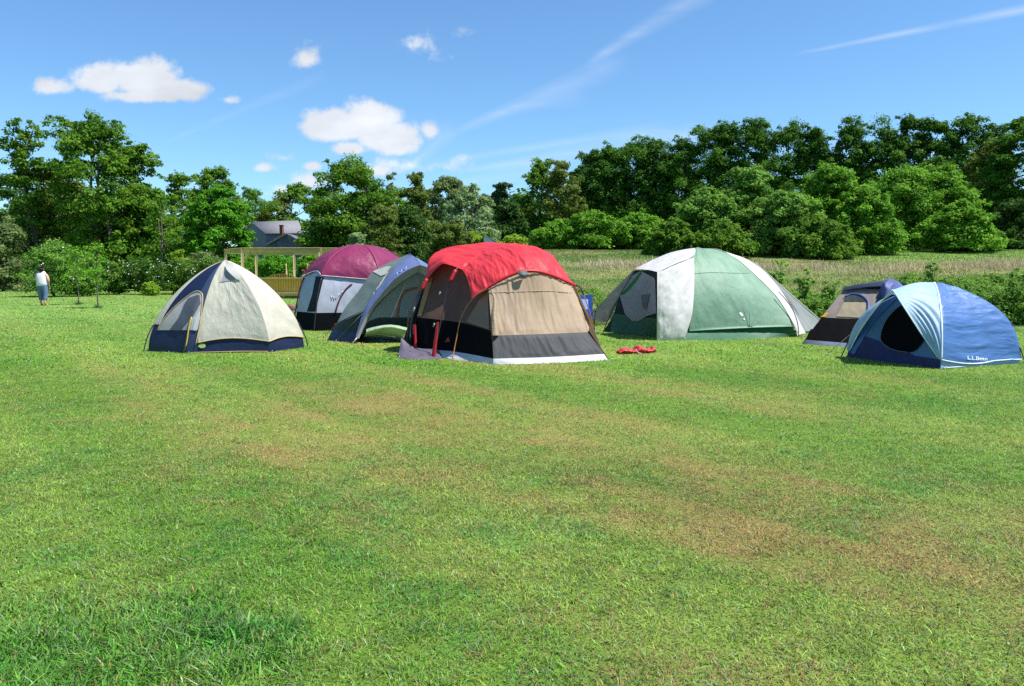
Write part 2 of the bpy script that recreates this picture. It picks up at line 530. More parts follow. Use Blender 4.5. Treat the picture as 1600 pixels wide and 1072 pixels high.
    for (x0, y0, x1, y1, hw, st) in trails:
        a = np.array(slope(x0, y0)); b = np.array(slope(x1, y1)); l = np.linalg.norm(b - a); t = (b - a) / l
        du = M('SUBTRACT', U, float(a[0])); dw = M('SUBTRACT', W, float(a[1]))
        al = M('DIVIDE', M('ADD', M('MULTIPLY', du, float(t[0])), M('MULTIPLY', dw, float(t[1]))), float(l))
        ac = M('ABSOLUTE', M('ADD', M('MULTIPLY', du, float(-t[1])), M('MULTIPLY', dw, float(t[0]))))
        wid = M('MULTIPLY', M('ADD', M('MULTIPLY', al, .8), .35), hw / F_PX)
        f1 = M('SUBTRACT', 1, M('DIVIDE', ac, M('MAXIMUM', wid, .0005)), clamp=True)
        f2 = M('MULTIPLY', M('MULTIPLY', al, 6, clamp=True), M('MULTIPLY', M('SUBTRACT', 1.15, al), 6, clamp=True), clamp=True)
        v = M('MULTIPLY', M('MULTIPLY', f1, f2), st * .72)
        tot = v if tot is None else M('ADD', tot, v)
    nm = N(nt, 'ShaderNodeMapRange'); nm.inputs['From Min'].default_value = .3; nm.inputs['From Max'].default_value = .65; nm.inputs['To Min'].default_value = .35; nm.inputs['To Max'].default_value = 1.2
    L(ns.outputs['Fac'], nm.inputs['Value'])
    cir = M('MULTIPLY', M('MULTIPLY', tot, nm.outputs[0]), front, clamp=True)
    # cloud colour: white, greyer where thick and low
    sh = N(nt, 'ShaderNodeMapRange'); sh.inputs['From Min'].default_value = .35; sh.inputs['From Max'].default_value = .75; sh.inputs['To Min'].default_value = .70; sh.inputs['To Max'].default_value = 1.0
    L(nz2.outputs['Fac'], sh.inputs['Value'])
    cc = N(nt, 'ShaderNodeVectorMath', operation='SCALE'); cc.inputs[0].default_value = SKY['cloud']; L(sh.outputs[0], cc.inputs['Scale'])
    tint = N(nt, 'ShaderNodeVectorMath', operation='MULTIPLY'); L(sky.outputs[0], tint.inputs[0]); tint.inputs[1].default_value = SKY['tint']
    m1 = N(nt, 'ShaderNodeMix', data_type='RGBA'); L(cir, m1.inputs[0]); L(tint.outputs[0], m1.inputs[6]); m1.inputs[7].default_value = (*SKY['cloud'], 1)
    m2 = N(nt, 'ShaderNodeMix', data_type='RGBA'); L(cum, m2.inputs[0]); L(m1.outputs[2], m2.inputs[6]); L(cc.outputs[0], m2.inputs[7])
    L(m2.outputs[2], bg.inputs['Color'])
    w.cycles.sampling_method = 'MANUAL'; w.cycles.sample_map_resolution = 512

GRASS_Q = 1.0
SKY = dict(air=1.0, dust=.3, ozone=2.5, strength=.088, cloud=(6.3, 6.6, 7.1), tint=(.70, .97, 1.15))
build_world()
S.view_settings.view_transform = 'Standard'; S.view_settings.look = 'None'
S.view_settings.gamma = 1.0; S.view_settings.exposure = .85
S.cycles.max_bounces = 6; S.cycles.diffuse_bounces = 3; S.cycles.transmission_bounces = 4; S.cycles.transparent_max_bounces = 4
S.cycles.use_denoising = False
# ================================================================== ground
def hz(x, y):
    """height of the land: flat lawn, the field beyond rises to the right"""
    x = np.asarray(x, float); y = np.asarray(y, float)
    r = x / np.maximum(y, 1.0)
    side = sstep(-.13, .04, r) * sstep(15, 22, y)
    h = 3.1 * sstep(23, 64, y) * side
    return h + .02 * (fbm(x * .8, y * .8, 3, 2) - .5) * sstep(14, 30, y)

def lawn_dry(x, y):
    """0 green .. 1 straw coloured; mown bands run away to the left"""
    s = .78 * x + .62 * y + .45 * (fbm(x * .35, y * .35, 11, 3) - .5)
    l = -.62 * x + .78 * y
    band = lambda c, w: np.exp(-np.abs((s - c) / w) ** 2.4)
    b = 1.0 * np.exp(-np.abs((s - 4.45 + .36 * np.clip(-x, 0, 5)) / (1.0 + .24 * np.clip(-x, 0, 4))) ** 2.4) * (1 - .85 * sstep(-1.4, -4.2, x)) + .30 * band(5.9, .35) + .50 * band(8.1, .62) + .20 * band(2.5, .5) + .30 * band(11.3, .7) + .25 * band(15, .8)
    b = b * (1 - .6 * sstep(1.8, 4.4, x)) * (1 - .6 * sstep(-5.5, -9.0, x))
    b = b + .16 * np.exp(-(((x - 2.2) / 1.6) ** 2 + ((y - 4.4) / .8) ** 2))
    streak = fbm(s * 3.6, l * .35, 19, 4)
    n = fbm(x * 1.1, y * 1.1, 23, 4)
    n2 = fbm(x * 3.2, y * 3.2, 31, 3)
    d = b * (.42 + .85 * sstep(.36, .66, .75 * streak + .25 * n)) + .16 * sstep(.56, .74, n) + .3 * (n2 - .5) * (.3 + b)
    lush = sstep(-.85, -1.5, x + .9 * (fbm(x * 2.2, y * 2.2, 8, 3) - .5)) * sstep(4.1, 3.2, y + .9 * (fbm(x * 2.5, y * 2.5, 18, 3) - .5))
    d = d * (.55 + .65 * sstep(.38, .60, fbm(x * 2.1 + 7, y * 2.1, 37, 4)))
    return np.clip(d * .80, 0, .85) * (1 - lush), lush

GREEN_A = np.array([.082, .212, .015]); GREEN_B = np.array([.198, .302, .047]); GREEN_C = np.array([.140, .240, .060])
STRAW = np.array([.390, .265, .108]); BROWN = np.array([.215, .130, .058]); LUSH = np.array([.070, .225, .018])

def lawn_color(x, y):
    dry, lush = lawn_dry(x, y)
    k = fbm(x * .6, y * .6, 41, 3)[:, None]
    s = .78 * x + .62 * y
    stripe = sstep(-.35, .35, np.sin(s * 2 * math.pi / 2.6 + .4 + .5 * fbm(x * .4, y * .4, 83, 2)))[:, None]
    g = GREEN_A + (GREEN_B - GREEN_A) * np.clip(.10 + .75 * k + .34 * (stripe - .4), 0, 1)
    far = sstep(12, 30, y)[:, None]
    g = g * (1 - far) + (g * .55 + GREEN_C * .5) * far
    c = g + (STRAW * .8 + BROWN * .2 - g) * (np.clip(dry, 0, 1)[:, None] * .62)
    c = c + (LUSH - c) * lush[:, None] * .85
    return c, dry, lush

def field_color(x, y):
    n = fbm(x * .25, y * .25, 51, 4)[:, None]
    row = fbm(x * .06, y * .5, 57, 3)[:, None]
    a = np.array([.085, .155, .030]); b = np.array([.20, .215, .075]); t = np.array([.33, .27, .15])
    c = a + (b - a) * sstep(.35, .65, n * .5 + row * .5)
    tanband = (np.exp(-((y - 45 - 3 * (fbm(x * .1, y * 0, 61, 2) - .5)) / 1.8) ** 2) * sstep(2, 5, x))[:, None]
    c = c + (t - c) * tanband * .5
    bright = (sstep(47, 50, y) * sstep(17, 24, x))[:, None]
    return c + (np.array([.165, .27, .055]) - c) * bright * .85

def is_field(x, y):
    r = x / np.maximum(y, 1.)
    e = 21.5 + 6 * sstep(.04, -.06, r) + .6 * (fbm(x * .4, x * 0, 71, 2) - .5)
    return sstep(-.4, .6, y - e) * sstep(-.10, .0, r)

def ground_color(x, y):
    c, d, l = lawn_color(x, y)
    f = is_field(x, y)[:, None]
    c = c * (1 - f) + field_color(x, y) * f
    wood_ = (sstep(56, 64, y) * sstep(.25, .0, np.abs(x / np.maximum(y, 1)) - .35))[:, None] * (1 - f)
    return c * (1 - wood_) + np.array([.045, .06, .022]) * wood_

ys = np.concatenate([np.linspace(-40, 1.5, 14), np.linspace(1.6, 12, 120), np.linspace(12.1, 30, 110), np.linspace(30.3, 75, 120), np.geomspace(76, 1500, 24)])
us = np.linspace(-1.5, 1.5, 241)
YY, UU = np.meshgrid(ys, us, indexing='ij')
XX = UU * np.maximum(np.abs(YY) * .95, 0) + UU * 9
ZZ = hz(XX, YY)
xf, yf = XX.ravel(), YY.ravel()
gcol = ground_color(xf, yf)
near = sstep(14, 5, yf)[:, None]
gcol = gcol * (.78 + .22 * sstep(9, 22, yf))[:, None]; gcol = gcol * (1 - near * .15) + np.array([.15, .13, .05]) * near * .15
nv, nu = XX.shape
idx = np.arange(nv * nu).reshape(nv, nu)
gf = np.stack([idx[:-1, :-1], idx[:-1, 1:], idx[1:, 1:], idx[1:, :-1]], -1).reshape(-1, 4)
ground = mesh_np('ground', np.stack([xf, yf, ZZ.ravel()], 1), [gf], vcolmat('ground_soil_and_turf', .9, 0, .1, fine=40.), col=gcol)
kind(ground, 'structure')

# ------------------------------------------------------------------ grass blades
def scatter(n, y0, y1, mx=1.12, add=1.8):
    """points in the wedge the camera (and a step to its side) can see"""
    out = []
    a = .68 * mx
    y = RNG.uniform(y0, y1, int(n * 2.2))
    w = a * y + add
    keep = RNG.uniform(0, a * y1 + add, len(y)) < w
    y = y[keep][:n]; w = w[keep][:n]
    return RNG.uniform(-1, 1, len(y)) * w, y

def blades(x, y, h, wd, bend, col, jit=.25, seg2=True, lean=None, zoff=0.):
    n = len(x)
    z = hz(x, y) + zoff
    a = RNG.uniform(0, 2 * math.pi, n)
    dx, dy = np.cos(a), np.sin(a)
    la = RNG.uniform(0, 2 * math.pi, n)
    b = (bend * h + (.010 if bend > 1 else 0)) * RNG.uniform(.2, 1.3, n)
    lx, ly = np.cos(la) * b, np.sin(la) * b
    # the blade's flat side turns up as it bends over
    dx, dy = -np.sin(la + RNG.normal(0, .5, n)), np.cos(la + RNG.normal(0, .5, n))
    if lean is not None: lx = lx + lean[0] * h; ly = ly + lean[1] * h
    hw = wd * .5
    base = np.stack([x, y, z - .004], 1)
    L = base.copy(); L[:, 0] -= dx * hw; L[:, 1] -= dy * hw
    R = base.copy(); R[:, 0] += dx * hw; R[:, 1] += dy * hw
    tip = base.copy(); tip[:, 0] += lx; tip[:, 1] += ly; tip[:, 2] += h
    c = np.clip(col * (1 + RNG.normal(0, jit, (n, 1))) * (1 + RNG.normal(0, .07, (n, 3))), .008, .75)
    if seg2:
        m = base.copy(); m[:, 0] += lx * .35; m[:, 1] += ly * .35; m[:, 2] += h * .62
        ML = m.copy(); ML[:, 0] -= dx * hw * .8; ML[:, 1] -= dy * hw * .8
        MR = m.copy(); MR[:, 0] += dx * hw * .8; MR[:, 1] += dy * hw * .8
        V = np.stack([L, R, MR, ML, tip], 1).reshape(-1, 3)
        i = np.arange(n)[:, None] * 5
        return V, [i + np.array([[0, 1, 2, 3]]), i + np.array([[3, 2, 4]])], np.repeat(c, 5, 0)
    V = np.stack([L, R, tip], 1).reshape(-1, 3)
    i = np.arange(n)[:, None] * 3
    return V, [i + np.array([[0, 1, 2]])], np.repeat(c, 3, 0)

def join_geo(parts):
    V = []; F = []; C = []; o = 0
    for v, fs, c in parts:
        V.append(v); C.append(c)
        F += [f + o for f in fs]; o += len(v)
    return np.concatenate(V), F, np.concatenate(C)

def lawn_blade_col(x, y):
    c, dry, lush = lawn_color(x, y)
    n = len(x)
    r = RNG.uniform(0, 1, n)
    p = np.clip(dry * 1.05 + 1.5 * np.sqrt(dry) * (fbm(x * 5.5, y * 5.5, 43, 3) - .5), 0, .95) * .85 + .04
    straw = (r < p)
    c2 = c.copy()
    br = RNG.uniform(0, 1, (n, 1))
    st = STRAW + (BROWN - STRAW) * (br ** 1.6)
    c2[straw] = st[straw]
    gr = ~straw
    fresh = RNG.uniform(0, 1, (n, 1))
    tuft = fbm(x * 8.0, y * 8.0, 47, 3)[:, None]; weed = sstep(.60, .70, fbm(x * 2.4, y * 2.4, 53, 3))[:, None]
    g2 = c * (.66 + .74 * fresh) * (.74 + .74 * tuft)
    g2 = g2 * (1 - weed) + weed * g2 * np.array([.62, .88, .95])
    g2 = np.where(RNG.uniform(0, 1, (n, 1)) < .10, np.array([.24, .31, .18]) * (.6 + .7 * fresh), g2)   # pale blades: glints of light put into the blade colour
    c2[gr] = g2[gr]
    return c2, dry, lush

def lawn_layer(n, y0, y1, h0, wd, seg2, hvar=.35):
    x, y = scatter(int(n * 1.25), y0 * .86, y1 * 1.14)
    keep = is_field(x, y) < RNG.uniform(.2, .8, len(x))
    fz = .14
    keep &= (sstep(y0 * (1 - fz), y0 * (1 + fz), y) > RNG.uniform(0, 1, len(y))) & (sstep(y1 * (1 + fz), y1 * (1 - fz), y) > RNG.uniform(0, 1, len(y)))
    thin = RNG.uniform(0, 1, len(x)) > .12 * lawn_dry(x, y)[0]
    keep &= thin
    x, y = x[keep], y[keep]
    c, dry, lush = lawn_blade_col(x, y)
    clump = fbm(x * 7.0, y * 7.0, 77, 3)
    h = h0 * (.50 + 1.15 * clump) * RNG.uniform(1 - hvar, 1 + hvar, len(x)) * (1 - .35 * dry) * (1 + 1.2 * lush)
    return blades(x, y, h, wd * RNG.uniform(.6, 1.3, len(x)) * (1 + .35 * lush), 1.5, c, .33, seg2)

Q = GRASS_Q
parts = [lawn_layer(int(620000 * Q), 2.0, 6.5, .018, .0043, True),
         lawn_layer(int(560000 * Q), 6.5, 12.5, .020, .0078, False),
         lawn_layer(int(300000 * Q), 12.5, 25, .027, .017, False),
         lawn_layer(int(150000 * Q), 25, 58, .034, .040, False)]
# lush longer tufts in the near corner
x, y = RNG.uniform(-3.2, -.9, 6000), RNG.uniform(2.3, 4.0, 6000)
k = lawn_dry(x, y)[1] > RNG.uniform(.1, .9, len(x))
x, y = x[k], y[k]
parts.append(blades(x, y, RNG.uniform(.03, .08, len(x)) * (.5 + fbm(x * 3, y * 3, 91, 2)), .008 * RNG.uniform(.7, 1.4, len(x)), .8, np.tile(np.array([.085, .225, .035]), (len(x), 1)) * RNG.uniform(.7, 1.6, (len(x), 1)), .2, True))
# clover and plantain leaves lying in the turf
x, y = scatter(32000, 2.3, 9.0)
k = sstep(.45, .62, fbm(x * .9, y * .9, 97, 3)) > RNG.uniform(0, 1, len(x))
x, y = x[k], y[k]; n = len(x)
r = RNG.uniform(.004, .0085, n); z = RNG.uniform(.012, .04, n)
cen = np.stack([x, y, z], 1)
nrm = np.stack([RNG.normal(0, .45, n), RNG.normal(0, .45, n), np.ones(n)], 1); nrm /= np.linalg.norm(nrm, axis=1, keepdims=True)
t1 = np.cross(nrm, RNG.normal(0, 1, (n, 3))); t1 /= np.linalg.norm(t1, axis=1, keepdims=True); t2 = np.cross(nrm, t1)
V = np.stack([cen + r[:, None] * (math.cos(q) * t1 + math.sin(q) * t2 * .8) for q in np.arange(6) / 6 * 2 * math.pi], 1).reshape(-1, 3)
cc = np.tile(np.array([.11, .25, .055]), (n, 1)) * RNG.uniform(.6, 1.5, (n, 1))
parts.append((V, [np.arange(n)[:, None] * 6 + np.arange(6)[None, :]], np.repeat(cc, 6, 0)))
V, Fs, C = join_geo(parts)
grass = mesh_np('grass', V, Fs, vcolmat('turf_blades', .55, .28, .3), col=C, smooth=False)
kind(grass, 'stuff', 'short mown lawn grass with dry straw coloured bands', 'grass')

# ------------------------------------------------------------------ field: rough grass and pale seed heads
def field_layer(n, y0, y1, xa, xb, h, wd, col, prob=None, lean=(0, 0), jit=.25):
    y = RNG.uniform(y0, y1, n); r = RNG.uniform(xa, xb, n); x = r * y
    k = is_field(x, y) > RNG.uniform(.2, .8, n)
    if prob is not None: k &= RNG.uniform(0, 1, n) < prob(x, y)
    x, y = x[k], y[k]
    c = col(x, y) if callable(col) else np.tile(np.array(col), (len(x), 1))
    return blades(x, y, h * RNG.uniform(.5, 1.25, len(x)) * (.5 + fbm(x * .5, y * .5, 13, 3)), wd * RNG.uniform(.6, 1.3, len(x)), .45, c, jit, False, lean)

fp = [field_layer(int(150000 * Q), 21.5, 47, -.1, .78, .07, .03, lambda x, y: field_color(x, y) * 1.05),
      field_layer(int(110000 * Q), 47, 66, -.1, .9, .05, .06, lambda x, y: field_color(x, y) * 1.05)]
V, Fs, C = join_geo(fp)
fg = mesh_np('field_grass', V, Fs, vcolmat('field_grass_blades', .6, .25, .25), col=C, smooth=False)
kind(fg, 'stuff', 'rough green field grass behind the tents', 'field grass')
def dryprob(x, y): return np.exp(-((y - 45 - 4 * (fbm(x * .1, y * 0, 61, 2) - .5)) / 1.8) ** 2) * (.15 + 1.2 * sstep(.38, .62, fbm(x * .35, y * .3, 67, 3))) * sstep(1.5, 4, x)
dp = [field_layer(int(48000 * Q), 38, 49, .02, .8, .30, .035, np.array([.48, .42, .25]), dryprob, (-.12, 0), .2)]
V, Fs, C = join_geo(dp)
dg = mesh_np('dry_grass', V, Fs, vcolmat('dry_seed_heads', .7, .25, .2), col=C, smooth=False)
kind(dg, 'stuff', 'band of tall dry tan grass across the field', 'dry grass')
# ================================================================== tents
def px_of(p):
    v = np.asarray(p, float) - np.array([0, 0, EYE])
    f = v[1] * CP - v[2] * SP
    u = v[1] * SP + v[2] * CP
    return CX + F_PX * v[0] / f, CY - F_PX * u / f

class Dome:
    """pole-rib tent: corners on the ground, ribs arching to an apex"""
    def __init__(s, corners, c, H, rho):
        s.k = [np.asarray(q, float)[:2] for q in corners]; s.c = np.asarray(c, float)[:2]; s.H = H; s.rho = rho
    def rib(s, k, t):
        t = np.asarray(t, float)
        r = s.rho(t)[..., None]
        p = s.c + (s.k[k % len(s.k)] - s.c) * r
        return np.concatenate([p, (t * s.H)[..., None]], -1)
    def face(s, k, t0, t1, u0=0., u1=1., nu=36, nv=40, sag=.06, out=0.):
        """panel between rib k and k+1; t0, t1 numbers or functions of u"""
        u = np.linspace(u0, u1, nu)
        f0 = t0(u) if callable(t0) else np.full(nu, t0)
        f1 = t1(u) if callable(t1) else np.full(nu, t1)
        v = np.linspace(0, 1, nv)[:, None]
        T = f0[None, :] + (f1 - f0)[None, :] * v
        A = s.rib(k, T) * (1 - u)[None, :, None] + s.rib(k + 1, T) * u[None, :, None]
        ax = np.concatenate([np.broadcast_to(s.c, A.shape[:2] + (2,)), A[..., 2:]], -1)
        d = A - ax; l = np.linalg.norm(d, axis=2, keepdims=True)
        bow = 4 * u * (1 - u)
        dist = (-sag * bow[None, :] * np.minimum(1, 4 * T * (1.02 - T)) + out)[..., None]
        A = A + d / np.maximum(l, 1e-6) * dist * np.minimum(1, l / .25)
        if out: A[..., 2] += out * T ** 2
        return A

# ---- shared small materials
POLE = plain('dark_pole', (.03, .03, .035), .35, .5)
CORD = plain('guy_cord', (.18, .17, .15), .8)
ORANGE = plain('orange_pole', (.42, .16, .05), .4)
BLACKMESH = fabric('black_mesh', (.004, .0045, .006), .9, .1, trans=.0, spec=.05)

def pegs(t, pts):
    for q in pts:
        q = np.asarray(q, float)
        m = MB().tube([q + [0, 0, -.08], q + [.01, -.015, .05]], .007, 5)
        m.tube([q + [.01, -.015, .05], q + [.03, -.03, .055], q + [.035, -.03, .035]], .006, 5)
        m.build('peg', bpy.data.materials.get('zinc_peg') or plain('zinc_peg', (.45, .45, .46), .35, .5, .6), t)

# ------------------------------------------------------------------ 1. cream and navy dome
def tent_cream():
    A_, B_, C_, D_ = G(232, 549), G(292, 552), G(421, 550.5), G(475, 543)
    c = (A_ + D_) / 2
    H = P(357, 408, c[1])[2]
    t = thing('dome_tent', 'cream dome tent with navy base and navy arched door side', 'tent', (c[0], c[1], 0))
    d = Dome([A_, B_, C_, D_, 2 * c - B_, 2 * c - C_], c, H, lambda q: np.clip(1 - np.clip(q, 0, 1) ** 1.8, 0, 1) ** .78)
    CREAM = fabric('cream_nylon', (.56, .54, .455), .5, .7, 12, 4, .22, dist=.022)
    NAVY = fabric('navy_nylon', (.010, .018, .060), .5, .4, 5, 3, .05)
    BLUE = fabric('blue_nylon', (.025, .045, .105), .5, .35, 4, 4, .1)
    TAN = plain('tan_piping', (.45, .33, .15), .7)
    WHITE = fabric('white_nylon', (.52, .51, .49), .5, .2, 3, 3, .2)
    hemB = lambda u: .085 + .055 * np.sin(np.pi * u) + .035 * u
    hemC = lambda u: .12 + .03 * np.sin(np.pi * u) + 0 * u
    low = [wrinkle(d.face(1, 0, lambda u: hemB(u) + .03, sag=.085, nv=14), .012, 4, 4, 3),
           wrinkle(d.face(2, 0, lambda u: hemC(u) + .03, sag=.06, nv=14), .012, 4, 4, 4)]
    for k in (3, 4, 5): low.append(wrinkle(d.face(k, 0, .15, sag=.02, nv=12), .01, 4, 4, k))
    grids('lower_wall', low, NAVY, t)
    fB = wrinkle(d.face(1, hemB, 1., .13, 1., 90, 80, .07, .02), .011, 6, 2.2, 21)
    fC = wrinkle(d.face(2, hemC, 1., 0, 1., 50, 50, .05, .02), .012, 5, 2, 22)
    fly = [fB, fC] + [wrinkle(d.face(k, .12, 1., 0, 1, 40, 40, .05, .02), .01, 5, 2, 30 + k) for k in (3, 4, 5)]
    fo = grids('rain_fly', fly, CREAM, t)
    strip = wrinkle(d.face(1, .0, 1., 0, .135, 10, 60, .01, .012), .006, 6, 2, 5)
    grid('corner_panel', strip, BLUE, t)
    fA = wrinkle(d.face(0, 0, 1., 0, 1, 44, 60, .03, 0), .008, 5, 2, 9)
    door = grid('door_wall', fA, NAVY, t)
    S_ = [fA, strip]
    GREYM = fabric('grey_mesh', (.40, .40, .40), .7, .3, 6, 2, .2)
    DARKM = fabric('dark_mesh', (.085, .095, .125), .7, .3, 6, 2, .1)
    PALE = fabric('pale_door_lining', (.50, .51, .56), .6, .4, 8, 3, .2)
    arch = [(247, 516), (256, 500), (274, 480), (298, 461), (309, 455.5), (315, 457), (317, 462), (316, 480), (312.5, 505), (309, 516)]
    dk = decal('door_panel', S_, arch, GREYM, t, .014)
    tube('zip_piping', hits(S_, [(a, b) for a, b in [(247, 516), (256, 500), (274, 480), (298, 461), (309, 455.5), (316, 459), (317, 465), (316, 480), (312, 508), (306, 539)]], .02), .011, TAN, t, n=40)
    decal('mesh_flap', S_, [(266, 516), (280, 497), (290, 474), (296, 466), (312, 461), (314, 474), (304, 492), (290, 508), (283, 517)], DARKM, dk, .022)
    decal('rolled_lining', S_, [(301, 516), (306, 498), (312, 486), (313.5, 497), (308, 517)], PALE, dk, .026)
    seam('zip_tape', S_, [(300, 496), (296, 512), (293, 532), (289, 552)], .012, plain('gold_tape', (.55, .40, .06), .6), dk, .03)
    decal('vent_window', fB, [(354.5, 421), (371, 437), (343, 441.5)], fabric('window_mesh', (.30, .29, .32), .6, .3, trans=.2), t, .012)
    hood = surf([[hits([fB], [(353, 415)], .03)[0], hits([fB], [(362, 410)], .03)[0]],
                 [hits([fB], [(360, 424)], .09)[0], hits([fB], [(370, 421)], .05)[0]],
                 [hits([fB], [(371, 438)], .03)[0], hits([fB], [(378, 437)], .03)[0]]], 12, 20)
    grid('vent_hood', hood, WHITE, t)
    grid('edge_panel', wrinkle(d.face(0, .30, 1., 0., .17, 10, 60, .01, .014), .005, 6, 2, 6), CREAM, t)
    decal('round_badge', low[:1], [(316 + 6 * math.cos(a), 540.5 + 3.6 * math.sin(a)) for a in np.arange(14) / 14 * 6.283], fabric('green_badge', (.42, .55, .16), .5, .2), t, .02, 4, 14)
    for k, hem in ((1, hemB), (2, hemC)):
        u = np.linspace(.13 if k == 1 else 0, 1, 30)
        pts = np.array([d.face(k, hem, 1., a, a + .001, 2, 2, .07 if k == 1 else .05, .03)[0, 0] for a in u])
        tube('hem_piping', pts, .010, TAN, t, 6)
    for k in (0, 1, 3):
        q = d.rib(k, np.linspace(0.0, .3, 10)); out_ = (q[0] - np.array([c[0], c[1], 0])) * .035; out_[2] = 0
        w = np.linspace(1.6, .4, 10)[:, None]
        tube('pole', q + out_ * w, .011, POLE, t, 6)
    seam('bottom_tape', low[:1], [(296, 551), (340, 550), (380, 549), (419, 549)], .008, TAN, t, .012)
    gold = MB().box(G(252, 548.5) + np.array([0, -.06, .035]), (.24, .05, .03), .05)
    gold.build('folded_mat', plain('gold_cloth', (.50, .36, .10), .8), t)
    pegs(t, [G(226, 551), G(294, 554), G(424, 552), G(480, 545)])
    return t
tent_cream()

# ------------------------------------------------------------------ 2. maroon and white cabin dome
def tent_maroon():
    A_ = np.array([-5.87, 21.0, 0]); B_ = np.array([-5.09, 20.1, 0]); C_ = np.array([-3.35, 20.35, 0]); c = np.array([-4.18, 21.7, 0])
    H = P(563, 385, c[1])[2]
    t = thing('cabin_tent', 'maroon topped cabin tent with white walls and black base', 'tent', tuple(c))
    rho = lambda q: (1 - .2 * q) * (1 - np.clip(q, 0, 1) ** 5) ** .65
    d = Dome([A_, B_, C_, 2 * c - A_, 2 * c - B_, 2 * c - C_], c, H, rho)
    WALL = fabric('white_wall', (.42, .44, .54), .6, .3, 5, 1.5, .12)
    BLK = fabric('black_wall', (.004, .005, .007), .8, .3, 5, 2, 0, spec=.06)
    MAR = fabric('maroon_nylon', (.23, .022, .085), .45, .45, 4, 4, .16, spec=.5, dist=.03)
    fl = [lambda u: .63 + .055 * np.sin(np.pi * u), lambda u: .635 - .055 * u + .0 * u, .6, .6, .6, .62]
    mid = [.205, lambda u: .21 + 0 * u, .2, .2, .2, .2]
    lo = [wrinkle(d.face(k, 0, mid[k], sag=.02, nv=16), .01, 4, 3, k) for k in range(6)]
    grids('lower_wall', lo, BLK, t)
    wl = [wrinkle(d.face(k, mid[k], .78, sag=.03, nv=40), .009, 5, 1.5, 40 + k) for k in range(6)]
    grids('wall', wl, WALL, t)
    fy = [wrinkle(puff(d.face(k, fl[k], 1., sag=.04, out=.05, nu=46, nv=46), .05), .016, 3, 3, 60 + k) for k in range(6)]
    fo = grids('rain_fly', fy, MAR, t)
    WE = plain('pale_hem', (.62, .50, .56), .6)
    for k in (0, 1):
        tube('fly_hem', fy[k][0] + np.array([0, -.01, 0]), .011, WE, fo, 6)
    for k in (0, 1, 2):
        q = d.rib(k, np.linspace(0, .62, 20)); o = (d.k[k] - d.c) / np.linalg.norm(d.k[k] - d.c) * .03
        q[:, :2] += o
        tube('pole_sleeve', q, .022 if k != 1 else .012, plain('maroon_sleeve', (.10, .012, .05), .5) if k != 1 else POLE, t, 6)
    for k in (0, 1, 2, 3):
        q = d.rib(k, np.linspace(.63, .99, 20)) + np.array([0, 0, .055]); q[:, :2] += (d.k[k] - d.c) * .03
        tube('roof_seam', q, .012, MAR, fo, 6)
    sf = wl[:2] + lo[:2]
    wn = decal('window', sf, [(494, 432), (506, 433), (499, 462), (493, 487), (480, 487), (488, 462)], fabric('smoked_window', (.014, .016, .02), .7, .2, trans=.0, spec=.1), t, .014)
    decal('window_flap', sf, [(486, 478), (493, 470), (494, 487), (480, 487)], fabric('dark_flap', (.012, .018, .032), .7, spec=.1), wn, .02)
    seam('zip_strip', sf, [(550, 444), (540, 453), (530, 470), (524, 490)], .022, plain('maroon_strip', (.06, .010, .03), .6), t, .012)
    sq = MB()
    for a in ([(517.5, 462), (518.5, 469)], [(519, 465), (521, 463.5), (522.5, 470)], [(524, 464), (526, 467)], [(526, 466), (527.5, 462)], [(528, 459), (529, 463), (531, 458.5), (531.8, 462)], [(532.5, 459), (536, 455)]):
        sq.tube(hits(sf, a, .012), .007, 5)
    sq.build('lettering', plain('pale_print', (.58, .62, .72), .6), t)
    for (x, y, gx, gy) in ((470, 462, 458, 516),):
        p = hits(sf, [(x, y)], .02)[0]
        tube('guy_line', [p, G(gx - 3, gy + 2)], .006, POLE, t, 5)
    return t
tent_maroon()

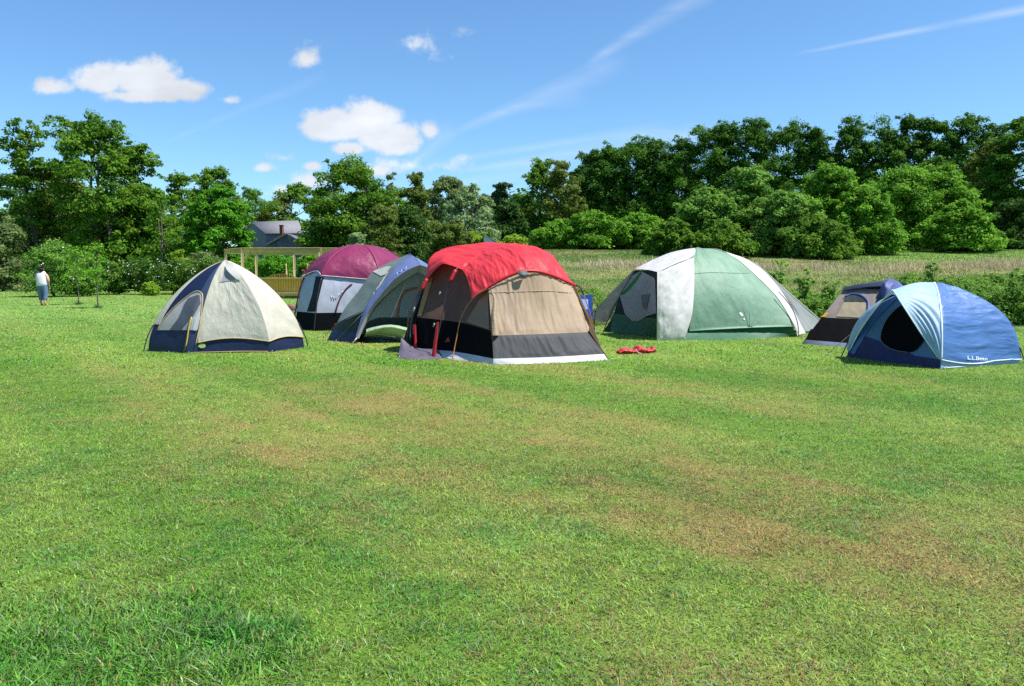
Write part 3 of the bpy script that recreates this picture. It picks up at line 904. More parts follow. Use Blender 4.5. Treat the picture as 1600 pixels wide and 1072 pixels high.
# ------------------------------------------------------------------ 3. grey-green tent with a blue awning arch
def tent_awning():
    c = np.array([-2.35, 18.0, 0.])
    fw = np.array([.319, -.948, 0]); sd_ = np.array([.948, .319, 0])
    mir = lambda p: p - 2 * sd_ * np.dot(p - c, sd_)
    H = P(641, 396, c[1])[2]
    t = thing('dome_tent', 'grey green dome tent with blue awning arch over its door', 'tent', tuple(c))
    GRN = fabric('grey_green_nylon', (.15, .19, .165), .5, .4, 5, 2, .15)
    DGRN = fabric('dark_green_wall', (.016, .028, .022), .6, .3, 4, 2, .05)
    BLU = fabric('awning_blue', (.15, .19, .38), .5, .35, 5, 4, .2)
    GRY = fabric('awning_lining', (.40, .41, .42), .6, .25, 5, 3, .25)
    WAL = fabric('grey_door_wall', (.26, .30, .29), .6, .3, 5, 2, .15)
    FLAP = fabric('pale_green_flap', (.36, .47, .32), .55, .5, 4, 6, .2)
    NAV = fabric('navy_base', (.02, .035, .11), .5, .3)
    n = 44
    O = resample([P(556, 527, 16.72), P(568, 486, 16.95), P(583, 461, 17.15), P(601, 437, 17.4), P(617, 417, 17.65), P(641, 396, 18.0)], n)
    I = resample([P(557.5, 528, 16.66), P(573, 491, 16.72), P(591, 466, 16.74), P(616, 437, 16.78), P(638, 421.5, 16.82), P(657, 414, 16.86)], n)
    J = resample([P(561, 529, 16.70), P(583, 484, 16.86), P(608, 457, 16.92), P(633, 437, 16.98), P(650, 427, 17.02), P(660, 423, 17.06)], n)
    Om, Im, Jm = [np.array([mir(p) for p in a]) for a in (O, I, J)]
    mid = (O + I) / 2 + np.array([-.01, -.02, .035]); midm = np.array([mir(p) for p in mid])
    bl = [wrinkle(surf([O, mid, I], n, 14), .008, 4, 4, 1), wrinkle(surf([Im, midm, Om], n, 14), .008, 4, 4, 2)]
    top = wrinkle(surf([[O[-1] + np.array([0, 0, .004]), (O[-1] + I[-1]) / 2 + np.array([0, 0, .03]), I[-1]], [Om[-1], (Om[-1] + Im[-1]) / 2 + np.array([0, 0, .03]), Im[-1]]], 14, 14), .004, 4, 4, 3)
    aw = grids('awning', bl, BLU, t)
    grids('awning_lining', [surf([I, J], n, 6, sv=False), surf([Jm, Im], n, 6, sv=False)], GRY, aw)
    A_ = G(511, 532); 
    # left flank fly from back rib to the awning
    r0 = resample([P(525, 508, 17.5), P(540, 480, 17.75), P(560, 455, 17.9), P(580, 427, 18.1), P(606, 411, 18.2), P(641, 396, 18.02)], n)
    m1 = resample([P(549, 496, 17.05), P(566, 474, 17.35), P(580, 454, 17.5), P(592, 433, 17.7), P(612, 414, 17.9), P(641, 396, 18.01)], n)
    r1 = resample([P(571, 485, 16.93), P(583, 461, 17.15), P(601, 437, 17.4), P(617, 417, 17.65), P(641, 396, 18.0)], n)
    flank = wrinkle(surf([r0, m1, r1], n, 36), .012, 3, 3, 7)
    back = np.array([mir(p) for p in r0])
    bk0 = np.array([mir(p) for p in flank.reshape(-1, 3)]).reshape(flank.shape)[::-1]
    bkm = resample([np.array([-2.1, 19.9, .35]), np.array([-2.15, 19.5, .9]), np.array([-2.2, 19.0, 1.5]), O[-1]], n)
    ff = grids('rain_fly', [flank, bk0, surf([back, bkm, r0], n, 30)], GRN, t)
    A2 = mir(A_); B_ = G(557, 536); B2 = mir(B_); E1 = c - (B_ - c) * .95; E2 = c - (B2 - c) * .95
    low = [surf([[A_, (A_ + B_) / 2, B_], [P(524, 506, 17.52), P(548, 494, 17.1), P(572, 483, 16.95)]], 24, 12, sv=False)]
    low.append(np.array([mir(p) for p in low[0].reshape(-1, 3)]).reshape(low[0].shape)[:, ::-1])
    tp = resample([r0[2], bkm[2], back[2]], 24)
    low.append(surf([[A_, E2, E1, A2], tp], 24, 10, sv=False))
    low = [wrinkle(a, .01, 4, 3, 5) for a in low]
    lw = grids('lower_wall', low, DGRN, t)
    decal('base_panel', low[:1], [(513, 531), (556, 536.5), (563, 520), (522, 516)], NAV, lw, .012)
    decal('vent_panel', [flank], [(582, 424.5), (604, 417), (612, 417), (603, 429), (596, 432)], fabric('pale_vent', (.42, .44, .38), .6, .3), ff, .014)
    for k in range(5):
        seam('tension_fold', [flank], [(575 + k * 5, 481 - k * 9), (585 + k * 5.2, 457 - k * 8)], .008, fabric('fold_highlight', (.33, .37, .34), .6) if k == 0 else bpy.data.materials['fold_highlight'], ff, .004, 10, 5)  # paler than the fly: light catching the folds is put into the colour
    # recessed door wall
    rec = .30
    dwb = resample([G(562, 529) , G(655, 531), mir(G(562, 529))], 30, False)
    q = [P(563, 522, 16.95), P(585, 484, 17.05), P(610, 457, 17.15), P(635, 437, 17.2), P(660, 423, 17.25)]
    jl = resample(q, 30); jr = np.array([mir(p) for p in jl])
    W_ = np.zeros((30, 24, 3))
    for k in range(30):
        W_[k] = jl[k] + (jr[k] - jl[k]) * np.linspace(0, 1, 24)[:, None]
    W_ = wrinkle(W_, .008, 4, 2, 19)
    dw = grid('door_wall', W_, WAL, t)
    skirt = surf([[G(560, 531), G(650, 531), mir(G(560, 531))], [P(563, 522, 16.95), P(640, 521, 17.1), mir(P(563, 522, 16.95))]], 20, 6, True, False)
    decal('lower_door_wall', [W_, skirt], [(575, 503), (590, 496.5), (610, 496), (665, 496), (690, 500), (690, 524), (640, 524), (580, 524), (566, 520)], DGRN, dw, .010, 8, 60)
    grid('sill', skirt, NAV, t)
    seam('door_piping', [W_], [(620.5, 497), (622, 484), (625, 469), (631, 458), (639, 453), (651, 450)], .022, plain('rust_piping', (.30, .07, .045), .6), dw, .012)
    decal('door_panel', [W_], [(623, 496), (625, 478), (630, 463), (640, 456), (660, 453), (690, 470), (690, 496)], fabric('blue_grey_door', (.24, .29, .32), .6, .2), dw, .006)
    g0, g1, g2, g3 = G(563, 532), G(632, 534), G(632, 524) , G(570, 522)
    flap = surf([[g0 + [0, 0, .01], (g0 + g1) / 2 + np.array([0, -.04, .04]), g1 + [0, 0, .01]],
                 [P(572, 520, 16.72), P(605, 512, 16.74), P(636, 517, 16.8)],
                 [P(572, 514, 16.92), P(607, 507.5, 16.95), P(636, 512, 17.0)]], 40, 24)
    flap = wrinkle(flap, .02, 5, 3, 33)
    gf_ = grid('ground_flap', flap, FLAP, t)
    decal('flap_hem', [flap], [(562, 534), (566, 528), (600, 527), (631, 526), (631, 531), (600, 533)], fabric('blue_hem', (.20, .25, .48), .5, .4), gf_, .008)
    st = MB()
    for k, (x, y) in enumerate([(620, 428), (623.5, 425.5), (627, 424), (631, 421.5), (634, 419.5)]):
        p = [(x, y + 1.8), (x + 1.6, y - 2.6)] if k % 2 == 0 else [(x - 1, y - 1.5), (x + 2.4, y + .5)]
        st.tube(hits(bl[:1], p, .008), .008, 5)
    st.build('lettering', plain('pale_blue_print', (.28, .36, .62), .6), aw)
    tube('strap', [I[0], G(551, 537)], .014, plain('white_strap', (.6, .6, .6), .6), t, 6)
    tube('guy_line', [hits([flank], [(570, 486)], .01)[0], G(524, 534)], .006, CORD, t, 5)
    tube('guy_line', [hits([flank], [(526, 507)], .01)[0], G(505, 527)], .006, CORD, t, 5)
    MB().box(hits([flank], [(525.5, 507.5)], .02)[0], (.04, .04, .03)).build('corner_tab', plain('red_tab', (.5, .08, .05), .6), t)
    pegs(t, [G(550, 538), G(524, 535), G(505, 528)])
    return t
tent_awning()

# ------------------------------------------------------------------ 4. red fly tent
def tent_red():
    c = np.array([0., 15.0, 0])
    t = thing('cabin_tent', 'large tan and black tent under a bright red wrinkled rain fly', 'tent', tuple(c))
    RED = fabric('red_nylon', (.70, .045, .060), .5, .6, 10, 1.8, .26, spec=.3, dist=.03)
    DRED = fabric('dark_red_nylon', (.42, .012, .02), .5, .2, 5, 3, .1)
    TAN = fabric('tan_cotton', (.40, .295, .20), .65, .5, 9, .9, .2, dist=.02)
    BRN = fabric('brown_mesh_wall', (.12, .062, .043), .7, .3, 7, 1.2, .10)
    GRY = fabric('charcoal_wall', (.042, .045, .050), .6, .5, 8, 1.0, 0, dist=.02, spec=.2)
    BLK = fabric('black_side_wall', (.0035, .0035, .0045), .8, .3, 6, 2, 0, spec=.06)
    WHT = fabric('white_skirt', (.52, .54, .58), .55, .4, 4, 2, .15)
    LAV = fabric('lavender_groundsheet', (.125, .11, .15), .55, .4, 4, 4, .15)  # darkened cloth: the shade beside the tent is put into its colour
    P0, P1 = G(771, 569.5), G(950, 562.5)
    nu = 90
    h0 = [P0, G(860, 567.5), P1]
    h1 = [P(771, 560.5, 13.05), P(858, 558, 13.33), P(944, 553, 13.70)]
    k1 = [P(769, 524.5, 13.27), P(845, 522, 13.52), P(918, 519, 13.90)]
    m1 = [P(766, 485, 13.48), P(838, 480, 13.74), P(907, 481, 14.12)]
    t1 = [P(763, 447, 13.765), P(812, 424.5, 13.845), P(850, 425, 14.0), P(893, 444, 14.46)]
    blk = wrinkle(surf([h1, k1], nu, 30, True, False), .020, 8, .9, 3)
    wht = wrinkle(surf([h0, h1], nu, 10, True, False), .012, 4, 3, 4)
    tan = wrinkle(surf([k1, m1, t1], nu, 60), .022, 9, .7, 5)
    f = grid('front_wall', tan, TAN, t)
    grid('front_lower_wall', blk, GRY, t)
    grid('front_skirt', wht, WHT, t)
    seam('wall_seam', [tan], [(762, 458), (820, 455.5), (860, 455), (893, 458)], .006, plain('tan_seam', (.36, .27, .19), .7), f, .004)
    # window fold at the left edge of the front wall
    fold = surf([[P(764, 456, 13.72), P(768, 470, 13.6), P(768, 495, 13.4), P(770, 524, 13.2)], [P(769, 456, 13.66), P(774, 470, 13.56), P(773, 495, 13.36), P(776, 524, 13.2)], [P(773, 460, 13.76), P(778, 475, 13.66), P(777, 498, 13.46), P(780, 523.5, 13.28)]], 40, 12)
    grid('rolled_edge', wrinkle(fold, .008, 4, 6, 9), TAN, f)
    # right flank strip
    rs = surf([[P(892, 445, 14.5), P(907, 481, 14.12), P(918, 519, 13.9)], [P(899, 452, 15.0), P(914, 485, 14.9), P(921, 518, 14.5)]], 40, 16, True, False)
    grid('side_wall', wrinkle(rs, .012, 5, 3, 12), TAN, t)
    rb = surf([[P(918, 519, 13.9), P(944, 553, 13.70), P1], [P(921, 518, 14.5), P(936, 540, 14.8), P(951, 560, 14.6)]], 20, 10, False, False)
    grid('side_lower_wall', rb, BLK, t)
    wing = surf([[P(905, 470, 14.6), P(918, 497, 14.5)], [P(914, 492, 14.3), P(921, 497, 14.35)], [P(915, 515, 14.0), P(920, 517, 14.05)]], 10, 16)
    grid('tie_out_wing', wing, TAN, f)
    tube('webbing', [P(897, 444, 14.45), P(906, 449, 14.5), P(912, 461, 14.55)], .016, POLE, t, 6, 12)
    tube('hoop_pole', [P(897, 444, 14.47), P(910, 458, 14.6), P(922, 490, 14.75), P(928, 520, 14.85), P(929, 549, 15.0)], .009, ORANGE, t, 6, 24)
    tube('tie_out', [P(918, 496, 14.5), P(925, 495, 14.7)], .010, POLE, t, 6)
    # left side: door side
    s0 = [P0, G(707, 561.5), G(676, 559), G(638, 557)]
    s1 = [P(771, 560.5, 13.06), P(707, 549, 14.0), P(680, 547, 14.2), P(640, 545, 14.65)]
    s2 = [P(767, 517, 13.32), P(724, 505, 13.98), P(690, 500, 14.3), P(652, 496, 14.75)]
    s3 = [P(764, 449, 13.85), P(733, 425, 14.5), P(706, 408, 14.95), P(672, 418, 15.15)]
    sk = wrinkle(surf([s0, s1], 60, 10, True, False)[:, ::-1], .012, 4, 3, 14)
    sb = wrinkle(surf([s1, s2], 60, 26, True, False)[:, ::-1], .012, 5, 2, 15)
    sw = wrinkle(surf([s2, s3], 60, 40, True, False)[:, ::-1], .012, 6, 1.5, 16)
    grid('door_side_skirt', sk, WHT, t)
    grid('door_side_lower_wall', sb, BLK, t)
    dwl = grid('door_side_wall', sw, BRN, t)
    decal('door_strip', [sw], [(652, 494), (659, 494), (668, 465), (677, 434), (670, 434), (660, 466)], fabric('sunlit_tan_strip', (.40, .23, .08), .6), dwl, .012)  # orange tone paints the sun coming through the tan door flap
    decal('shaded_tan_panel', [sw], [(729, 503), (765, 515), (763, 458), (749, 470)], fabric('shade_toned_tan', (.27, .165, .115), .65, .3, trans=.15), dwl, .012)  # tan cloth made darker, the shade on this side painted in
    decal('red_emblem', [sb], [(695, 535), (701, 526), (704, 534)], plain('red_print', (.25, .02, .02), .6), t, .012, 4, 12)
    # left end
    le = surf([[G(638, 557), G(629, 551), np.array([-2.2, 15.3, 0])], [P(652, 496, 14.75), P(646, 490, 15.0), P(646, 485, 15.6)], [P(672, 418, 15.15), P(668, 435, 15.3), P(672, 430, 15.9)]], 20, 30)
    grid('end_wall', wrinkle(le, .01, 4, 2, 17), BLK, t)
    # fly: front lobe from the brim up to the centre hoop, second lobe behind it
    r0 = [P(737, 466, 13.78), P(762, 449, 13.74), P(811, 425, 13.82), P(847, 425, 13.98), P(898, 445, 14.45)]
    r1 = [P(733, 445, 14.0), P(765, 420, 14.05), P(812, 403, 14.15), P(850, 405, 14.35), P(885, 430, 14.75)]
    r2 = [P(728, 430, 14.2), P(768, 400, 14.45), P(812, 387, 14.6), P(852, 395, 14.75), P(877, 420, 15.0)]
    r3 = [P(722, 421, 14.38), P(750, 396, 14.75), P(800, 379.5, 15.0), P(850, 392, 15.15), P(875, 415, 15.3)]
    q1 = [P(706, 415, 14.5), P(722, 395, 15.1), P(760, 384, 15.5), P(820, 387, 15.6), P(870, 420, 15.7)]
    q2 = [P(690, 413, 14.65), P(700, 394, 15.2), P(735, 382.5, 15.8), P(790, 385, 16.0), P(850, 425, 16.1)]
    q3 = [P(667, 438, 14.85), P(672, 403, 15.2), P(701, 390, 15.9), P(760, 392, 16.3), P(830, 430, 16.4)]
    r3 = [r3[0], r3[1] + np.array([0, 0, -.035]), r3[2] + np.array([0, 0, -.03]), r3[3] + np.array([0, 0, -.03]), r3[4]]
    l1 = wrinkle(surf([r0, r1, r2, r3], 170, 90), .042, 5, 1.0, 31, .06)
    l2 = wrinkle(surf([r3, q1, q2, q3], 150, 70), .036, 5, 1.0, 32, .06)
    fl = grids('rain_fly', [l1, l2], RED, t)
    br = np.array([P(762, 449, 13.70), P(811, 425, 13.78), P(847, 425, 13.94), P(899, 446, 14.42)])
    bb = surf([br + np.array([0, 0, .022]), br + np.array([.0, -.022, -.005]), br + np.array([0, .006, -.036])], 50, 8)
    grid('brim', bb, DRED, fl)
    tube('hoop_pole', [G(707, 562), P(713, 530, 13.83), P(721, 496, 13.86), P(740, 465, 13.78), P(762, 451, 13.71)], .010, ORANGE, t, 6, 30)
    tube('hoop_pole', [P(716, 418, 14.35), P(707, 428, 14.3), P(697, 460, 14.2), P(690, 497, 14.12), P(683, 530, 14.05), G(677, 560)], .011, POLE, t, 6, 30)
    tube('hoop_pole', [P(667, 438, 14.8), P(655, 465, 14.72), P(646, 490, 14.68), P(641, 520, 14.68), G(643, 556)], .011, POLE, t, 6, 30)
    tube('hoop_sleeve', [P(712, 422, 14.3), P(703, 440, 14.22)], .034, DRED, t, 8, 6)
    tube('hoop_sleeve', [P(667, 436, 14.78), P(659, 453, 14.72)], .034, DRED, t, 8, 6)
    for pts in ([(682, 503, 14.02), (686, 503, 14.0), (681, 556, 13.92), (674, 558, 13.95)], [(645, 507, 14.62), (650, 507, 14.58), (652, 552, 14.45), (645, 548, 14.5)]):
        a, b, c_, d_ = [P(*q) for q in pts]
        grid('red_webbing', surf([[a, d_], [(a + b) / 2 + np.array([0, -.02, 0]), (c_ + d_) / 2 + np.array([0, -.03, 0])], [b, c_]], 16, 6), DRED, t)
    for a in ([(688, 456), (686, 461)], [(679, 505), (677, 511)], [(648, 480), (646, 487)]):
        tube('pole_clip', [P(*a[0], 14.05), P(*a[1], 14.05)], .012, plain('white_clip', (.32, .32, .32)) if 'white_clip' not in bpy.data.materials else bpy.data.materials['white_clip'], t, 5)
    for ps in ([(655, 455, 14.8), (641, 487, 14.7), (636, 545, 14.8)], [(662, 440, 14.9), (652, 470, 14.85), (640, 510, 14.9)]):
        tube('webbing', [P(*q) for q in ps], .012, POLE, t, 5, 14)
    tube('guy_line', [P(666, 436, 14.85), P(640, 480, 14.95), G(638, 548)], .006, ORANGE, t, 5, 16)
    # grey tie flap on the brim, its hanging point
    fk = surf([[P(807, 424, 13.76), P(814, 423, 13.74), P(824, 424, 13.8)], [P(811, 430, 13.7), P(817, 430, 13.68), P(823, 429, 13.72)], [P(819, 434, 13.72), P(820, 434.5, 13.71), P(822, 433, 13.74)]], 12, 12)
    grid('tie_flap', fk, fabric('grey_flap', (.10, .105, .12), .6), fl)
    # ground sheet spilling out of the doorway
    gs = surf([[G(622, 560), G(648, 562), G(690, 561)], [P(624, 548, 14.35), P(650, 552, 14.1), P(690, 556, 13.95)], [P(627, 527, 14.55), P(646, 542, 14.45), P(684, 545, 14.2)]], 30, 20)
    grid('groundsheet', wrinkle(gs, .025, 4, 4, 41), LAV, t)
    # far side: tan wall and charcoal base closing the tent
    far_t = [P(898, 445, 14.5), P(877, 420, 15.02), P(870, 421, 15.7), P(830, 430, 16.4), P(701, 395, 16.0), P(667, 438, 15.3)]
    far_t[4] = np.array([-1.0, 16.6, 1.4]); far_t[3] = np.array([.6, 16.9, 1.3])
    far_b = [np.array([1.66, 13.8, 0]), np.array([1.64, 14.6, 0]), np.array([1.45, 15.6, 0]), np.array([.6, 17.0, 0]), np.array([-1.3, 17.1, 0]), np.array([-2.2, 15.4, 0])]
    fb = surf([far_b, [a * .55 + b * .45 + np.array([0, 0, .05]) for a, b in zip(far_b, far_t)], far_t], 60, 30)
    grid('far_wall', wrinkle(fb, .012, 4, 2, 51), TAN, t)
    cap = surf([q3, [np.array([-1.9, 15.5, 1.2]), np.array([-1.0, 16.7, 1.42]), np.array([.0, 17.0, 1.4]), np.array([.7, 16.9, 1.35]), np.array([1.2, 16.4, 1.25])]], 50, 14)
    grid('far_fly', cap, RED, fl)
    pegs(t, [G(772, 572), G(953, 565), G(929, 550), G(707, 564), G(622, 561), G(638, 549)])
    return t
tent_red()
# ------------------------------------------------------------------ 5. big green and white tent
def tent_green():
    c = np.array([4.55, 19.3, 0])
    H = P(1094, 387, c[1])[2]
    t = thing('dome_tent', 'large green and white dome tent with open porch on its left', 'tent', tuple(c))
    GRN = fabric('green_nylon', (.195, .335, .232), .55, .7, 5, 2, .18, dist=.03)
    DGR = fabric('dark_green_base', (.04, .13, .07), .6, .4, 5, 2, .1)
    WHT = fabric('white_nylon_fly', (.63, .615, .60), .55, .4, 4, 3, .2)
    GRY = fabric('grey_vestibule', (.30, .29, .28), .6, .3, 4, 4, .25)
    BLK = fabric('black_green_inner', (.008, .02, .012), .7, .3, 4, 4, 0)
    INN = fabric('grey_inner_tent', (.36, .34, .335), .6, .4, 5, 3, .2)
    SHG = fabric('sheet_grey', (.27, .29, .29), .6, .3, 3, 3, .25)
    d = Dome([np.array([2.36, 19.75]), np.array([3.88, 17.62]), np.array([6.72, 18.35]), np.array([7.3, 19.7]), np.array([6.0, 21.1]), np.array([3.3, 21.2])], c, H, lambda q: 1 - np.clip(q, 0, 1) ** 2.3)
    hemf = lambda u: .145 - .02 * u
    gl = resample([P(1077, 517, 17.72), P(1082, 470, 17.85), P(1083, 430, 18.15), P(1082, 403, 18.6), P(1087, 388, 19.15)], 76)
    gr = resample([P(1241, 510, 18.28), P(1214, 465, 18.62), P(1183, 433, 18.92), P(1144, 400, 19.15), P(1113, 388.5, 19.3)], 76)
    gm = (gl + gr) / 2 + np.array([0, -.02, .0]) + np.stack([0 * np.linspace(0, 1, 76), -.10 * np.sin(np.linspace(0, np.pi, 76)), .05 * np.sin(np.linspace(0, np.pi, 76))], 1)
    gm[0] = P(1172, 512, 17.98)
    g = np.array([resample([gl[k], gm[k], gr[k]], 76) for k in range(76)])
    g = wrinkle(g, .020, 3, .9, 3)
    gf_ = grid('front_panel', g, GRN, t)
    low = wrinkle(surf([[G(1066, 531.5), G(1130, 531.5), G(1190, 529), G(1246, 526)], [P(1072, 519, 17.74), P(1120, 518, 17.9), P(1172, 516, 18.08), P(1239, 512, 18.34)], [P(1078, 508, 17.85), P(1120, 508, 18.0), P(1172, 506, 18.15), P(1238, 503, 18.4)]], 60, 16), .014, 4, 4, 4)
    grid('lower_wall', low, DGR, t)
    # folds fanning out of a pulled-out point on the green panel
    for (a, b) in (((1170, 511), (1156, 470)), ((1171, 511), (1169, 466)), ((1173, 511), (1186, 484)), ((1174, 511), (1196, 492))):
        seam('tension_fold', [g], [a, ((a[0] + b[0]) / 2 + 1, (a[1] + b[1]) / 2), b], [.013, .004], GRN, gf_, -.002, 12, 6)
    seam('panel_seam', [g], [(1083, 428), (1110, 426), (1150, 427), (1172, 427)], .006, plain('green_seam', (.10, .24, .15), .7), gf_, .003)
    tube('hem_cord', g[0], .011, plain('green_hem', (.13, .30, .19), .7), gf_, 6)
    lg = [(1154.5, 489), (1157, 487.5), (1160, 490), (1161.5, 494), (1159.5, 494.5), (1156, 492)]
    decal('printed_badge', [g], lg, plain('white_print', (.78, .8, .78), .6), t, .008, 4, 18)
    decal('printed_dash', [g], [(1161, 497.5), (1163.5, 497), (1164, 500), (1162, 500.5)], bpy.data.materials['white_print'], t, .008, 3, 12)
    # right white panel between the rib and the grey vestibule
    wr = wrinkle(d.face(2, lambda u: .0 + 0 * u, 1., 0, 1, 40, 70, .04, .03), .012, 6, 1.5, 6)
    R0 = [P(1112, 388.5, 18.9), P(1144, 398, 18.85), P(1182, 413, 19.0)]
    rows_l = [P(1245, 522, 18.42), P(1240, 508, 18.45), P(1214, 463, 18.75), P(1183, 432, 18.95), P(1144, 399, 19.2), P(1113, 388.5, 19.3)]
    rows_r = [G(1259, 521), P(1248, 500, 19.3), P(1225, 461, 19.4), P(1200, 430, 19.45), P(1175, 409, 19.5), P(1114, 388, 19.35)]
    rows_l = [P(1246, 525, 18.36)] + list(gr[::-1][::-1][::11] + np.array([.0, -.015, .01]))
    rows_r = resample(rows_r, len(rows_l))
    mid_ = [(a + b) / 2 + np.array([0, -.03, .02]) for a, b in zip(rows_l, rows_r)]
    wr = wrinkle(surf([rows_l, mid_, rows_r], 60, 26), .010, 1.5, 7, 6)
    fly = [wr]
    # white roof and front-left white panel
    S1 = P(992, 420, 19.0); S2 = P(1027.5, 425, 17.5)
    roof = surf([[S1, (S1 + S2) / 2 + np.array([0, 0, .02]), S2],
                 [P(1020, 406, 19.2), P(1038, 408, 18.6), P(1058, 411, 17.9)],
                 [P(1050, 394, 19.35), P(1062, 396, 18.9), P(1080, 402, 18.35)],
                 [P(1086, 387.5, 19.4), P(1086, 388.5, 19.2), P(1087, 391, 18.95)]], 40, 40)
    fly.append(wrinkle(roof, .010, 4, 2, 8))
    B1 = G(1027, 532); B2 = G(1068, 531)
    fp = surf([[B1, (B1 + B2) / 2 + np.array([0, -.06, 0]), B2 + np.array([0, -.05, 0])],
               [P(1027, 480, 17.42), P(1050, 482, 17.5), P(1082, 486, 17.66)],
               [S2, P(1055, 413, 17.9), P(1084.5, 402.5, 18.4)]], 40, 60)
    fp = wrinkle(fp, .035, 2.2, 1.6, 9, .06)
    fly.append(fp)
    # back of the fly
    back = [wrinkle(d.face(k, .05, 1., 0, 1, 36, 40, .05, .02), .01, 4, 2, 60 + k) for k in (3, 4)]
    fly += back
    grids('rain_fly', fly, WHT, t)
    tube('door_edge', [S2 + np.array([0, -.01, 0]), P(1027.3, 480, 17.42), B1], .012, WHT, t, 6)
    # left vestibule, dark in its own shade
    ve = surf([[S1, P(958, 454, 19.15), P(919, 496, 19.3)],
               [P(989, 428, 19.05), P(962, 466, 19.2), P(930, 500, 19.35)],
               [P(972, 452, 19.3), P(960, 480, 19.4), P(938, 503, 19.45)],
               [P(962, 478, 19.4), P(955, 495, 19.45), P(947, 504, 19.5)]], 40, 40)
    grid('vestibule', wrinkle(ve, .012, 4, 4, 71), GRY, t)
    tube('pole', [P(992, 421, 18.98), P(978, 445, 18.95), P(962, 475, 19.0), P(947, 507, 19.1), G(943, 520)], .011, POLE, t, 6, 24)
    tube('guy_line', [P(919, 496, 19.3), G(909, 513)], .006, CORD, t, 5)
    # green strip of the inner opening and the inner tent behind
    gs = surf([[P(1003, 421, 18.9), P(985, 443, 19.0), P(969, 461, 19.1)], [P(1003, 428, 18.95), P(988, 448, 19.05), P(975, 460, 19.12)]], 24, 6, True, False)
    grid('green_strip', gs, fabric('bright_green_trim', (.06, .26, .09), .5, .2, trans=.35), t)
    inn = surf([[np.array([2.30, 19.85, 0]), np.array([2.9, 19.0, 0]), np.array([3.86, 17.75, 0])],
                [P(957, 495, 19.75), P(990, 497, 19.2), P(1033, 497, 18.0)],
                [P(968, 460, 19.8), P(995, 462, 19.4), P(1035, 462, 18.3)],
                [P(990, 422, 19.7), P(1005, 422, 19.5), P(1040, 420, 18.8)]], 40, 40)
    inn = wrinkle(inn, .012, 3, 3, 72)
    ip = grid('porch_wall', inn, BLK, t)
    dr = decal('door_panel', [inn], [(969, 462), (990, 430), (1003, 424), (1025, 436), (1027, 490), (1012, 494), (1000, 502), (990, 503), (981, 495), (977, 490)], INN, t, .03, 9, 60)
    decal('dark_pane', [inn], [(1004, 462), (1018, 460), (1012, 486), (1006, 480)], fabric('dim_pane', (.15, .155, .15), .6), dr, .05)
    decal('base_wall', [inn], [(955, 510), (960, 490), (975, 492), (1027, 498), (1027, 530), (1000, 527), (955, 520)], DGR, t, .015)
    # right vestibule sheet tied out
    sh = surf([[P(1180, 411, 19.48), P(1230, 455, 19.9), P(1280.5, 499, 20.5)],
               [P(1205, 440, 19.44), P(1240, 478, 19.8), P(1279, 507, 20.4)],
               [P(1257, 518, 19.4), P(1267, 517, 19.7), P(1277, 514, 20.2)]], 40, 40)
    sh = wrinkle(sh, .010, 4, 4, 73)
    v2 = grid('side_vestibule', sh, SHG, t)
    tube('sheet_hem', sh[0], .014, WHT, v2, 6)
    tube('guy_line', [P(1280, 500, 20.5), G(1291, 513)], .006, CORD, t, 5)
    tube('guy_line', [P(1214, 465, 18.65), P(1222, 483, 18.5), G(1252, 528)], .006, CORD, t, 5, 10)
    tube('pole', d.rib(2, np.linspace(.0, .5, 20)) + np.array([.02, -.05, 0]), .010, POLE, t, 6)
    pegs(t, [G(909, 513), G(1027, 534), G(1068, 533), G(1252, 528), G(1291, 513)])
    return t
tent_green()

